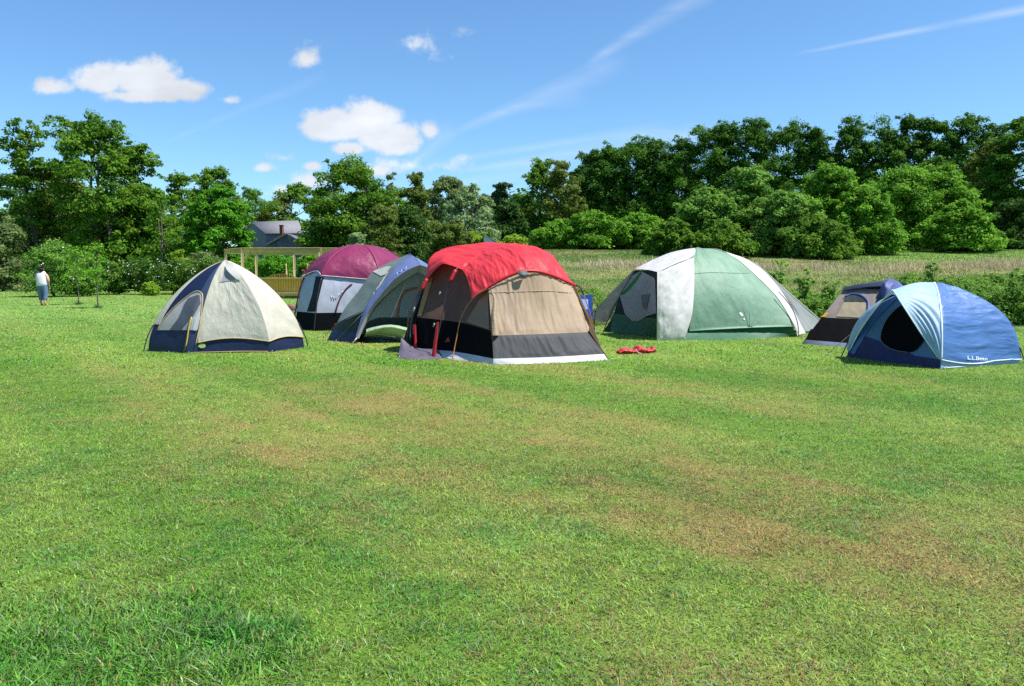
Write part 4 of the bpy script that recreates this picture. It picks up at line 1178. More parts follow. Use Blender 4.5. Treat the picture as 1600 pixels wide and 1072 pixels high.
# ------------------------------------------------------------------ 6. taupe tent half hidden behind the blue dome
def tent_taupe():
    t = thing('dome_tent', 'small taupe and black tent with tan window behind the blue dome tent', 'tent', (7.2, 17.2, 0))
    TAU = fabric('taupe_nylon', (.27, .225, .19), .55, .4, 5, 3, .18)
    BLK = fabric('black_base', (.004, .004, .005), .8, .3, 5, 3, 0, spec=.06)
    HEM = fabric('grey_blue_skirt', (.16, .19, .25), .6, .3)
    ROO = fabric('dark_navy_roof', (.022, .028, .05), .5, .3, 5, 3, 0)
    HOO = fabric('navy_sleeve', (.075, .10, .27), .5, .6, 12, 3, .1, dist=.03)
    L_, F_ = G(1255, 537.5), G(1334, 544)
    R_ = np.array([8.4, 17.3, 0]); B_ = np.array([8.0, 18.4, 0])
    a0 = [L_, F_]; a1 = [P(1259, 531, 16.62), P(1336, 537, 15.9)]
    a2 = [P(1283, 496, 16.85), P(1358, 499, 16.25)]
    a3 = [P(1300, 475, 17.0), P(1367, 474, 16.45)]; a4 = [P(1318, 453, 17.25), P(1377, 449, 16.75)]
    sk = wrinkle(surf([a0, a1], 40, 8, True, False), .01, 4, 4, 1)
    bl = wrinkle(surf([a1, a2], 40, 20, True, False), .012, 4, 3, 2)
    tw = wrinkle(surf([a2, a3, a4], 46, 30), .012, 5, 3, 3)
    grid('skirt', sk, HEM, t); grid('lower_wall', bl, BLK, t); wl = grid('wall', tw, TAU, t)
    roof = surf([[P(1316, 454.5, 17.15), P(1345, 449, 16.9), P(1379, 447, 16.6)], [P(1318, 449.5, 17.25), P(1345, 444.5, 17.0), P(1380, 440.5, 16.8)], [P(1335, 446, 17.9), P(1358, 442.5, 17.8), P(1386, 440, 17.6)]], 30, 14)
    grid('roof_flap', wrinkle(roof, .008, 4, 4, 4), ROO, t)
    decal('painted_roof_shade', [tw], [(1330, 452), (1376, 449), (1374, 452.5), (1345, 452), (1335, 453)], ROO, wl, .012)  # dark strip paints the shade under the roof flap
    w = decal('window', [tw], [(1318.5, 473), (1321, 463), (1332, 459.5), (1348, 462), (1357, 473), (1352, 497.5), (1330, 496), (1307, 495)], fabric('tan_window', (.40, .335, .22), .6, .3, 4, 2, .2), t, .012)
    decal('window_mesh', [tw], [(1319, 472), (1322, 464), (1335, 461), (1348, 464.5), (1356.5, 472.5)], fabric('green_black_mesh', (.03, .05, .05), .6), w, .02)
    seam('rolled_flap', [tw], [(1321, 465), (1332, 460.5), (1346, 463), (1356, 472), (1357, 482), (1353, 494)], .026, HOO, w, .02)
    decal('corner_patch', [tw], [(1283.5, 495.5), (1292, 488.5), (1295, 490), (1290, 496)], plain('orange_patch', (.60, .28, .02), .6), t, .015, 4, 16)
    hood = surf([[P(1377, 470, 16.55), P(1376, 450, 16.65), P(1380, 440, 16.75)],
                 [P(1383, 468, 16.4), P(1383, 444, 16.5), P(1388, 435.5, 16.75)],
                 [P(1394, 460, 16.4), P(1395, 443, 16.55), P(1397, 437, 16.85)],
                 [P(1420, 470, 16.7), P(1415, 452, 16.9), P(1405, 441, 17.1)]], 40, 40)
    grid('sleeve', wrinkle(hood, .03, 3, 9, 6, .03), HOO, t)
    top = surf([[P(1386, 440.5, 17.4), P(1400, 440, 17.3), P(1424, 446, 17.3)], [np.array([7.6, 18.2, 1.1]), np.array([7.9, 18.0, 1.1]), np.array([8.3, 17.8, 1.0])]], 24, 10, True, False)
    grids('rain_fly', [wrinkle(top, .012, 5, 5, 7), surf([[P(1319, 451, 17.27), np.array([7.8, 18.1, 1.1])], [L_ + [.02, .02, 0], B_]], 20, 10, False, False),
                       surf([[P(1424, 446, 17.3), np.array([8.3, 17.8, 1.0])], [R_, R_ + [-.1, .9, 0]]], 10, 10)], HOO, t)
    grids('far_wall', [surf([[L_, B_, R_], [L_ + [.2, .15, .3], np.array([7.9, 18.3, .45]), R_ + [-.1, .9, .3]]], 30, 8, False, False), surf([[F_, R_], [P(1377, 470, 16.6), P(1424, 446, 17.3)]], 16, 10, False, False)], BLK, t)
    tube('guy_line', [P(1283, 496, 16.8), G(1254, 537)], .006, POLE, t, 5)
    return t
tent_taupe()

# ------------------------------------------------------------------ 7. blue dome
def tent_blue():
    L_, F_, R_ = G(1322, 558), G(1470, 577), G(1594, 568)
    B_ = L_ + R_ - F_; c = (L_ + R_) / 2
    H = P(1463, 443.5, c[1])[2]
    t = thing('dome_tent', 'small blue dome tent with pale blue fly and dark round door', 'tent', (c[0], c[1], 0))
    BLU = fabric('royal_blue_nylon', (.062, .158, .40), .48, .55, 1.6, 7, .14, spec=.5, dist=.03)
    PAL = fabric('pale_blue_nylon', (.36, .52, .66), .5, .45, 7, 2, .25)
    MID = fabric('mid_blue_wall', (.085, .19, .36), .6, .3, 5, 3, .15)
    NAV = fabric('navy_wall', (.010, .024, .10), .6, .35, 4, 3, .05)
    rho = lambda q: (1 - .15 * q) * (1 - np.clip(q, 0, 1) ** 3.5) ** .8
    d = Dome([L_, F_, R_, B_], c, H, rho)
    hem = lambda u: .10 - .075 * np.sin(np.pi * np.clip(u * 1.15, 0, 1)) * (u < .87) - .06 * sstep(.6, .95, u) + .015
    fr = d.face(1, hem, 1., 0, 1, 90, 90, .05, .025)
    fr = wrinkle(fr, .020, 1.1, 5.5, 3, .06)
    fr = wrinkle(fr, .004, 2.5, 7, 13, .06)
    fy = [fr] + [wrinkle(d.face(k, .10, 1., 0, 1, 40, 40, .05, .025), .014, 1.5, 6, 5 + k) for k in (2,)]
    fo = grids('rain_fly', fy, BLU, t)
    low = [wrinkle(d.face(1, 0, .16, 0, 1, 40, 12, .02, -.01), .01, 4, 4, 7)]
    grid('side_wall', low[0], fabric('light_blue_wall', (.28, .42, .62), .5, .4, 4, 4, .15), t)
    dw = wrinkle(d.face(0, 0., .93, 0, 1, 60, 60, .05, -.01), .010, 5, 3, 8)
    grid('door_wall', dw, MID, t)
    decal('door_base', [dw], [(1324, 557), (1341, 523), (1360, 528), (1395, 540), (1430, 556), (1469, 562), (1469, 576), (1440, 572), (1390, 566)], NAV, t, .010, 9, 70)
    bk = [d.face(3, 0, .93, 0, 1, 30, 30, .05, -.01)]
    grids('far_wall', bk, MID, t)
    dc = decal('door_opening', [dw], [(1411, 477), (1403, 482), (1390, 495), (1380, 512), (1377, 530), (1384, 540), (1400, 548), (1420, 551), (1434, 546), (1447, 526), (1440, 512), (1425, 492), (1418, 482)], BLACKMESH, t, .022, 8, 60, True)
    seam('door_zip', [dw], [(1411, 477), (1403, 482), (1390, 495), (1380, 512), (1377, 530), (1384, 540), (1400, 548), (1420, 551)], .008, plain('grey_zip', (.12, .15, .2), .6), dc, .024)
    # pale fly over the door: peak pulled outwards
    pk = P(1395, 453, 12.95)
    ap = d.rib(0, np.array([1.0]))[0] + np.array([0, 0, .03])
    ribF = d.rib(1, np.linspace(.10, 1, 24)); n = ribF - c; ribF = ribF + np.array([-.01, -.03, .025])
    e1 = resample([P(1467, 560, 12.45), P(1440, 522, 12.6), P(1417, 487, 12.78), pk], 24)
    pk2 = (pk + ribF[-1]) / 2 + np.array([0, 0, .05])
    f1 = surf([ribF, [(a + b) / 2 + np.array([-.012, -.02, -.01]) for a, b in zip(ribF[::3], resample(np.array([*e1]), 24)[::3])][:-1] + [pk2], e1], 60, 40)
    # radiating folds from the peak
    U = np.linspace(0, 1, 60)[None, :]; Vv = np.linspace(0, 1, 40)[:, None]
    ang = np.arctan2(1 - U, 1.02 - Vv)
    f1 = f1 + anormals(f1) * (.020 * np.sin(ang * 34 + 1.2) * np.sin(np.pi * U) ** .6 * np.sin(np.pi * np.clip(Vv, .02, .98)) ** .6 * (.4 + .8 * vnoise(ang * 9, ang * 0, 3)))[..., None]
    ribL = d.rib(0, np.linspace(.10, 1, 24)) + np.array([-.02, -.01, .025])
    e2 = resample([P(1327, 549, 14.05), P(1345, 515, 13.8), P(1370, 480, 13.35), pk], 24)
    e2m = (e2 + ribL) / 2 + np.array([-.02, -.02, .0]); e2m[-1] = pk2
    f2 = surf([e2, e2m, ribL], 40, 16)
    f2 = wrinkle(f2, .01, 4, 6, 21)
    grids('door_fly', [f1, f2], PAL, t)
    WB = plain('pale_binding', (.62, .70, .76), .6)
    tube('fly_binding', e1, .010, WB, t, 6); tube('fly_binding', e2, .012, WB, t, 6)
    tube('ridge_tape', ribF, .014, WB, t, 6)
    # blue edge of the door wall seen under the left fly
    decal('blue_edge', [dw], [(1330, 551), (1338, 535), (1352, 512), (1370, 489), (1386, 473), (1400, 463), (1402, 467), (1385, 482), (1367, 502), (1350, 528), (1336, 554)], BLU, t, .018, 4, 60)
    hp = np.array([d.face(1, hem, 1., a, a + .001, 2, 2, .05, .03)[0, 0] for a in np.linspace(0, 1, 40)])
    tube('hem_tape', hp, .010, WB, fo, 6)
    # maker's white lettering near the hem, bent on to the cloth
    cu = bpy.data.curves.new('lettering', 'FONT'); cu.body = 'L.L.Bean'; cu.size = 1.0; cu.resolution_u = 2; cu.offset = .02
    tmp = bpy.data.objects.new('lettering_source', cu); COL.objects.link(tmp)
    dg_ = bpy.context.evaluated_depsgraph_get(); me = tmp.evaluated_get(dg_).to_mesh()
    v = np.array([q.co[:] for q in me.vertices]); polys = [list(p.vertices) for p in me.polygons]
    w = v[:, 0].max() - v[:, 0].min()
    px = [(1511 + (x - v[:, 0].min()) / w * 31, 561.5 - y * 7.5 + .06 * (x - v[:, 0].min()) / w * 31) for x, y in v[:, :2]]
    V = hits([fr], px, .010)
    by = {}
    for p in polys: by.setdefault(len(p), []).append(p)
    tmp.evaluated_get(dg_).to_mesh_clear()
    bpy.data.objects.remove(tmp)
    lt = mesh_np('lettering', V, [np.array(q) for q in by.values()], plain('white_lettering', (.62, .68, .72), .5), fo, smooth=False)
    for k in (0, 2):
        q = d.rib(k, np.linspace(0, .22, 8)); o = (d.k[k] - d.c) / np.linalg.norm(d.k[k] - d.c); q[:, :2] += o * np.linspace(.08, .02, 8)[:, None]
        tube('pole', q, .010, POLE, t, 6)
    seam('ground_tape', low, [(1473, 575), (1500, 573), (1540, 571)], .008, WB, t, .01)
    tube('guy_line', [d.rib(2, np.array([.5]))[0] + [.03, -.02, 0], R_ + np.array([.75, .15, 0])], .005, CORD, t, 5)
    tube('guy_line', [d.rib(0, np.array([.3]))[0] + [-.04, 0, 0], L_ + np.array([-.35, .1, 0])], .005, CORD, t, 5)
    pegs(t, [L_ + [-.35, .1, 0], F_ + [0, -.06, 0], R_ + [.75, .15, 0], R_ + [.05, 0, 0]])
    return t
tent_blue()

# ================================================================== small things on the lawn
def red_bag():
    A = G(966, 553); B_ = G(1021, 551); L = B_ - A; n = np.array([-L[1], L[0], 0]) / np.linalg.norm(L)
    c = (A + B_) / 2
    prof = [(0, .05), (.07, .11), (.18, .12), (.3, .10), (.42, .07), (.55, .15), (.66, .13), (.78, .10), (.9, .09), (.97, .13), (1., .10)]
    rows = []
    for k, a in enumerate(np.linspace(0, 2 * math.pi, 12, endpoint=False).tolist() + [0.]):
        row = []
        for u, hgt in prof:
            w = .16 * (.55 + .45 * math.sin(math.pi * min(max(u, .05), .95))) * (.6 if .36 < u < .48 else 1)
            row.append(A + L * u + n * w * math.cos(a) * 1.0 + np.array([0, 0, max(.002, hgt * (.5 + .5 * math.sin(a)))]))
        rows.append(row)
    S_ = wrinkle(surf(rows, 60, 50), .022, 9, 7, 5, .01)
    S_[..., 2] = np.maximum(S_[..., 2], .004)
    o = grid('storage_sack', S_, fabric('red_sack', (.55, .035, .05), .45, .6, 12, 10, .1, spec=.5))
    tag(o, 'crumpled red cloth sack lying on the lawn right of the red tent', 'sack')
    tube('drawcord', [A + L * .40 + n * -.13 + [0, 0, .09], A + L * .44 + n * -.19 + [0, 0, .03], A + L * .52 + n * -.2 + [0, 0, .015]], .009, plain('pink_cord', (.65, .35, .36)), o, 6, 10)
red_bag()

def camp_chair():
    c = np.array([1.50, 18.9, 0]); c[0] = (911 - 800) / 1220 * 18.9
    t = thing('camp_chair', 'folding camp chair with blue cloth back behind the red tent', 'chair', tuple(c))
    BL = fabric('camp_blue', (.04, .11, .44), .6, .4, 6, 3, .15)
    w, z0, z1 = .24, .42, .98
    bk = surf([[c + [-w, .10, z0], c + [0, .14, z0], c + [w, .10, z0]], [c + [-w, .18, .72], c + [0, .24, .70], c + [w, .18, .72]], [c + [-w, .26, z1], c + [0, .30, z1 - .03], c + [w, .26, z1]]], 24, 24)
    grid('backrest', wrinkle(bk, .01, 4, 4, 1), BL, t)
    pn = surf([[c + [-.14, .13, .62], c + [.14, .13, .62]], [c + [-.14, .22, .86], c + [.14, .22, .86]]], 6, 6)
    grid('pale_panel', pn + np.array([0, -.03, 0]), fabric('light_blue_panel', (.30, .45, .75), .6), t)
    st = surf([[c + [-w, -.30, .42], c + [0, -.30, .38], c + [w, -.30, .42]], [c + [-w, .12, .40], c + [0, .12, .35], c + [w, .12, .40]]], 16, 16)
    grid('seat', st, BL, t)
    for s in (-1, 1):
        tube('rear_leg', [c + [s * .27, .27, 1.0], c + [s * .26, .10, .42], c + [s * .27, -.28, .01]], .011, POLE, t, 6)
        tube('front_leg', [c + [s * .27, -.30, .60], c + [s * .26, -.3, .42], c + [s * .27, .25, .01]], .011, POLE, t, 6)
        tube('armrest', [c + [s * .29, -.33, .60], c + [s * .29, .20, .62]], .018, POLE, t, 6)
    tube('cross_bar', [c + [-.26, -.28, .04], c + [.26, .25, .40]], .009, POLE, t, 6)
    tube('cross_bar', [c + [.26, -.28, .04], c + [-.26, .25, .40]], .009, POLE, t, 6)
camp_chair()

def camp_table():
    Y = 24.0
    c = np.array([(449 - 800) / 1220 * Y, Y, 0])
    t = thing('camp_table', 'low white folding table behind the cream tent', 'table', tuple(c))
    ztop = P(450, 485, Y)[2]
    MB().box(c + [0, 0, ztop - .02], (.62, .5, .04)).build('tabletop', plain('white_plastic', (.72, .73, .76), .4), t)
    for sx in (-1, 1):
        for sy in (-1, 1):
            tube('leg', [c + [sx * .26, sy * .2, ztop - .04], c + [sx * .28, sy * .22, 0]], .014, plain('grey_leg', (.35, .36, .37), .4) if 'grey_leg' not in bpy.data.materials else bpy.data.materials['grey_leg'], t, 6)
    b = surf([[c + np.array([.10 + .14 * math.cos(a) * r, .10 * math.sin(a) * r, ztop + .001 + h]) for a in np.linspace(0, 2 * math.pi, 14)] for r, h in ((.85, 0), (1., .05), (.95, .12), (.6, .17), (.05, .18))], 30, 16)
    o = grid('cloth_bag', wrinkle(b, .02, 8, 8, 4, .01), fabric('brown_cloth', (.24, .12, .09), .7, .5))
    tag(o, 'small brown bag lying on the white folding table', 'bag')
camp_table()

def board():
    c = G(101, 460)
    m = MB(); m.box(c + [0, 0, .10], (.75, .22, .03), .1); m.box(c + [-.2, 0, .045], (.06, .2, .09), .1); m.box(c + [.2, 0, .045], (.06, .2, .09), .1)
    tag(m.build('wooden_board', wood('pale_plank', (.55, .42, .22), (.65, .52, .30))), 'pale wooden board lying in the grass beside the white flowered bush', 'board')
board()

# ------------------------------------------------------------------ people
def skin(name, verts, edges, radii, mat, parent=None, sub=1):
    me = bpy.data.meshes.new(name + '_source'); me.from_pydata([tuple(v) for v in verts], edges, []); me.update()
    o = bpy.data.objects.new(name + '_source', me); COL.objects.link(o)
    m = o.modifiers.new('s', 'SKIN'); m.use_smooth_shade = True
    for k, r in enumerate(radii):
        me.skin_vertices[0].data[k].radius = r if isinstance(r, (tuple, list)) else (r, r)
    me.skin_vertices[0].data[0].use_root = True
    s2 = o.modifiers.new('d', 'SUBSURF'); s2.levels = sub + 1; s2.render_levels = sub + 1
    dg_ = bpy.context.evaluated_depsgraph_get(); dg_.update()
    ev = o.evaluated_get(dg_); em = ev.to_mesh()
    V = np.array([v.co[:] for v in em.vertices]); by = {}
    for p in em.polygons: by.setdefault(len(p.vertices), []).append(list(p.vertices))
    ev.to_mesh_clear(); bpy.data.objects.remove(o)
    return mesh_np(name, V, [np.array(q) for q in by.values()], mat, parent)

SKIN = plain('skin', (.52, .31, .22), .5)
HAIR = plain('dark_hair', (.018, .012, .012), .5)

def hand(v, e, r, at, wrist, d, side, s=1.0):
    """five fingers off a palm: wrist index, direction d of the fingers"""
    d = np.asarray(d, float); d /= np.linalg.norm(d)
    sd = np.asarray(side, float); sd -= d * sd.dot(d); sd /= np.linalg.norm(sd)
    nb = np.cross(d, sd)
    at = np.asarray(at, float)
    v.append(at + d * .05 * s); r.append((.032 * s, .018 * s)); e.append((wrist, len(v) - 1)); palm = len(v) - 1
    for k, (o, l) in enumerate(((-.028, .060), (-.010, .072), (.010, .068), (.028, .052))):
        v.append(at + d * .09 * s + sd * o * s); r.append(.009 * s); e.append((palm, len(v) - 1))
        v.append(at + d * (.09 + l * .55) * s + sd * o * s + nb * .012 * s); r.append(.0085 * s); e.append((len(v) - 2, len(v) - 1))
        v.append(at + d * (.085 + l) * s + sd * o * s + nb * .035 * s); r.append(.007 * s); e.append((len(v) - 2, len(v) - 1))
    v.append(at + d * .035 * s - sd * .045 * s + nb * .01 * s); r.append(.011 * s); e.append((palm, len(v) - 1))
    v.append(at + d * .075 * s - sd * .06 * s + nb * .025 * s); r.append(.009 * s); e.append((len(v) - 2, len(v) - 1))

def woman():
    base = G(68, 477.3); Y = base[1]
    o = base
    # local frame: she faces away (+y) and walks slightly left
    def p(x, y, z): return o + np.array([x, y, z])
    t = thing('person', 'woman in white tank top and blue capri jeans walking away on the lawn', 'person', tuple(o))
    v = []; e = []; r = []
    def add(q, rad, to=None):
        v.append(q); r.append(rad)
        if to is not None: e.append((to, len(v) - 1))
        return len(v) - 1
    pel = add(p(0, 0, .86), (.200, .165))
    wst = add(p(0, -.01, 1.02), (.190, .145), pel); chest = add(p(-.01, .0, 1.22), (.190, .135), wst); sh = add(p(-.01, .02, 1.36), (.13, .085), chest)
    nk = add(p(-.01, .04, 1.44), .052, sh); h0 = add(p(-.015, .06, 1.50), (.062, .075), nk); h1 = add(p(-.02, .075, 1.58), (.078, .092), h0); h2 = add(p(-.02, .07, 1.645), (.05, .06), h1)
    # nose and ears so that the head reads from the side
    add(p(-.02, .172, 1.555), .012, h1)
    for s in (-1, 1): add(p(-.02 + s * .083, .07, 1.56), (.010, .02), h1)
    # right arm hangs a little bent
    a = add(p(.205, .01, 1.33), .075, sh); b = add(p(.285, -.02, 1.10), .062, a); c_ = add(p(.235, .08, .90), .034, b); w_ = add(p(.23, .12, .86), .026, c_)
    hand(v, e, r, p(.23, .12, .86), w_, (0, .3, -1), (1, 0, 0))
    # left arm bent forward carrying something
    a = add(p(-.215, .02, 1.33), .075, sh); b = add(p(-.29, .02, 1.11), .062, a); c_ = add(p(-.30, .20, 1.09), .034, b); w_ = add(p(-.305, .25, 1.10), .026, c_)
    hand(v, e, r, p(-.305, .25, 1.10), w_, (-.2, 1, .1), (0, 0, 1))
    for s, dy, dx in ((-1, .06, -.02), (1, -.05, .02)):
        hp = add(p(s * .095, 0, .80), .125, pel); kn = add(p(s * .10 + dx, dy * .5 + .02, .46), .078, hp); cf = add(p(s * .10 + dx, dy - .02, .28), .060, kn); an = add(p(s * .10 + dx, dy - .03, .08), .038, cf)
        ft = add(p(s * .10 + dx, dy + .06, .035), (.045, .03), an); add(p(s * .11 + dx, dy + .16, .025), (.042, .022), ft)
    skin('body', v, e, r, SKIN, t)
    v2 = [p(0, 0, .80), p(0, -.01, 1.0), p(-.01, 0, 1.22), p(-.01, .015, 1.37), p(.13, .02, 1.43), p(-.15, .02, 1.43)]
    skin('tank_top', v2, [(0, 1), (1, 2), (2, 3), (3, 4), (3, 5)], [(.265, .21), (.25, .195), (.245, .185), (.205, .145), (.07, .085), (.07, .085)], fabric('white_cotton', (.70, .68, .74), .8, .4, 4, 4, .1), t)
    v3 = [p(0, 0, .82), p(0, -.005, 1.05)]; e3 = [(0, 1)]; r3 = [(.235, .195), (.215, .170)]
    for s, dy, dx in ((-1, .06, -.02), (1, -.05, .02)):
        k = len(v3); v3 += [p(s * .095, 0, .76), p(s * .10 + dx, dy * .5 + .02, .46), p(s * .10 + dx, dy - .01, .20)]; r3 += [.150, .105, .088]; e3 += [(0, k), (k, k + 1), (k + 1, k + 2)]
    skin('capri_jeans', v3, e3, r3, fabric('denim', (.10, .15, .27), .8, .4, 5, 5, 0), t)
    v4 = [p(-.02, .04, 1.60), p(-.02, .02, 1.66), p(-.015, -.03, 1.52), p(-.01, -.06, 1.40)]
    skin('hair', v4, [(0, 1), (0, 2), (2, 3)], [(.115, .11), .06, .075, .05], HAIR, t)
    for s, dy, dx in ((-1, .06, -.02), (1, -.05, .02)):
        m = MB().box(p(s * .105 + dx, dy + .05, .012), (.085, .25, .02)); m.build('sandal', plain('tan_sandal', (.30, .19, .12)) if 'tan_sandal' not in bpy.data.materials else bpy.data.materials['tan_sandal'], t)
    b = surf([[p(-.33, .33, 1.05) + np.array([.13 * r_ * math.cos(q), .09 * r_ * math.sin(q), hh]) for q in np.linspace(0, 2 * math.pi, 12)] for r_, hh in ((.2, 0), (.9, .02), (1, .08), (.8, .13), (.1, .15))], 24, 14)
    o2 = grid('towel', wrinkle(b, .02, 8, 8, 3, .01), fabric('white_towel', (.75, .75, .76), .9))
    tag(o2, 'white bundled towel held in front by the walking woman', 'towel')
woman()

def sitter():
    Y = 45.0
    hd = P(474, 425, Y)
    base = np.array([hd[0], Y, 0])
    def p(x, y, z): return base + np.array([x, y, z])
    t = thing('person', 'brown haired person in teal shirt sitting behind the wooden rail with arm raised', 'person', tuple(base))
    z = hd[2]
    v = []; e = []; r = []
    def add(q, rad, to=None):
        v.append(q); r.append(rad)
        if to is not None: e.append((to, len(v) - 1))
        return len(v) - 1
    pel = add(p(0, 0, z - .72), (.16, .13)); w = add(p(0, 0, z - .52), (.14, .11), pel); ch = add(p(0, .01, z - .34), (.15, .11), w); sh = add(p(0, .02, z - .24), (.12, .08), ch)
    nk = add(p(0, .02, z - .14), .05, sh); h = add(p(0, .03, z - .03), (.075, .09), nk); add(p(0, .03, z + .06), (.06, .07), h); add(p(0, .13, z - .02), .013, h)
    a = add(p(.19, .02, z - .26), .05, sh); b = add(p(.24, .05, z + .03), .042, a); c_ = add(p(.22, .05, z + .29), .03, b); w_ = add(p(.22, .05, z + .33), .025, c_)
    hand(v, e, r, p(.22, .05, z + .33), w_, (0, 0, 1), (1, 0, 0))
    a = add(p(-.19, .02, z - .26), .05, sh); b = add(p(-.30, .05, z - .45), .042, a); c_ = add(p(-.25, .25, z - .5), .03, b)
    hand(v, e, r, p(-.25, .25, z - .5), c_, (0, 1, 0), (1, 0, 0))
    for s in (-1, 1):
        hp = add(p(s * .09, .05, z - .74), .10, pel); kn = add(p(s * .11, .48, z - .72), .07, hp); an = add(p(s * .11, .50, max(.10, z - 1.2)), .045, kn); add(p(s * .11, .64, max(.06, z - 1.25)), .04, an)
    skin('body', v, e, r, SKIN, t)
    skin('shirt', [p(0, 0, z - .70), p(0, 0, z - .52), p(0, .01, z - .34), p(0, .02, z - .245), p(.17, .02, z - .25), p(-.17, .02, z - .25), p(-.26, .04, z - .38)], [(0, 1), (1, 2), (2, 3), (3, 4), (3, 5), (5, 6)], [(.17, .14), (.155, .125), (.165, .125), (.13, .09), .062, .062, .055], fabric('teal_shirt', (.04, .16, .18), .8), t)
    skin('hair', [p(0, .01, z + .02), p(0, .0, z + .07), p(0, -.02, z - .08)], [(0, 1), (0, 2)], [(.095, .09), .05, .06], plain('brown_hair', (.16, .075, .035), .6), t)
sitter()

# ------------------------------------------------------------------ wooden pergola and bench
PINE = wood('new_pine', (.50, .36, .18), (.62, .46, .26), (3, 3, 3))
PINE2 = wood('yellow_boards', (.80, .36, .10), (.90, .50, .20), (14, 2, 2))
def pergola():
    z1 = 2.75
    pt = lambda px, Y: np.array([(px - 800) / 1220 * Y * 1.004, Y, 0])
    ring = [pt(357, 46.5), pt(383, 43.2), pt(503, 43.0), pt(600, 43.6), pt(607, 47), pt(580, 50.5), pt(463, 51), pt(404, 50.5)]
    c = sum(ring) / len(ring)
    t = thing('pergola', 'unroofed pale wooden pergola ring with posts behind the cream tent', 'pergola', tuple(c))
    up = np.array([0, 0, 1.])
    for k in range(len(ring)):
        a, b = ring[k], ring[(k + 1) % len(ring)]
        d = (b - a) / np.linalg.norm(b - a)
        MB().beam(a + up * (z1 - .13) - d * .08, b + up * (z1 - .13) + d * .08, .10 + .006 * (k % 2), .26 + .006 * (k % 2)).build('beam', PINE, t)
        m = MB().beam(a, a + up * (z1 - .26), .15, .15, up=(1, .2, 0)); m.build('post', PINE, t)
    for k in (1, 2, 3):
        a = ring[k]; d = (ring[k + 1] - a) / np.linalg.norm(ring[k + 1] - a)
        MB().beam(a + up * (z1 - .85), a + d * .5 + up * (z1 - .29), .08, .10).build('brace', PINE, t)
pergola()

def deck():
    Y = 42.0
    x0, x1 = (405 - 800) / 1220 * Y, (480 - 800) / 1220 * Y
    zt = P(440, 434, Y)[2]; zb = P(440, 463, Y)[2]
    t = thing('wooden_railing', 'yellow board railing with flat top rail under the pergola', 'railing', ((x0 + x1) / 2, Y, 0))
    MB().box(((x0 + x1) / 2, Y, zt - .03), (x1 - x0 + .3, .20, .06)).build('top_rail', wood('sunlit_rail', (.58, .47, .26), (.66, .54, .32), (3, 3, 3)), t)  # paler than the other pine: sun on the rail painted into the wood
    MB().box(((x0 + x1) / 2, Y + .02, zb + .11), (x1 - x0 + .2, .12, .16)).build('bottom_rail', PINE, t)
    m = MB(); x = x0
    while x < x1:
        w = .13 + .012 * random.random()
        m.box((x + w / 2, Y + .05 + random.uniform(-.006, .006), (zt + zb) / 2 + .06), (w - .012, .025, zt - zb - .16)); x += w
    m.build('boards', PINE2, t)
    for x in (x0 + .1, (x0 + x1) / 2, x1 - .1):
        MB().box((x, Y + .12, zt / 2 - .02), (.10, .10, zt - .05)).build('post', PINE, t)
    # deck floor
    MB().box(((x0 + x1) / 2 + .6, Y + 2.0, .08), (x1 - x0 + 2.2, 3.8, .12)).build('floor_boards', wood('grey_deck', (.20, .17, .12), (.28, .24, .17), (3, 14, 3)), t)
    # garden bench with a fanned back
    xb0, xb1 = (411 - 800) / 1220 * 44, (468 - 800) / 1220 * 44
    b = thing('garden_bench', 'wooden garden bench with arched slatted back behind the railing', 'bench', ((xb0 + xb1) / 2, 44, 0))
    zt2 = P(440, 428, 44)[2]
    m = MB()
    n = 15
    for k in range(n):
        u = (k + .5) / n; h = zt2 - .30 * (2 * u - 1) ** 2
        m.box((xb0 + (xb1 - xb0) * u, 44.1, (.55 + h) / 2), ((xb1 - xb0) / n - .02, .025, h - .55))
    m.build('backrest', PINE2, b)
    MB().box(((xb0 + xb1) / 2, 44.4, .52), (xb1 - xb0, .55, .05)).build('seat', PINE2, b)
    for x in (xb0 + .06, xb1 - .06):
        for y in (44.15, 44.62):
            MB().box((x, y, .32), (.08, .08, .36)).build('leg', PINE, b)
        MB().box((x, 44.4, .82), (.09, .60, .035)).build('armrest', PINE, b)
    # lone upright picket
    q = P(447, 412, 46.2); qb = np.array([q[0], 46.2, 0])
    o = MB().tube([qb, qb + [0, 0, q[2] - .12], q], [.10, .085, .02], 6, 10, False).build('wooden_picket', wood('raw_picket', (.55, .38, .16), (.62, .45, .22)))
    tag(o, 'pointed raw wooden picket standing upright under the pergola', 'picket')
deck()

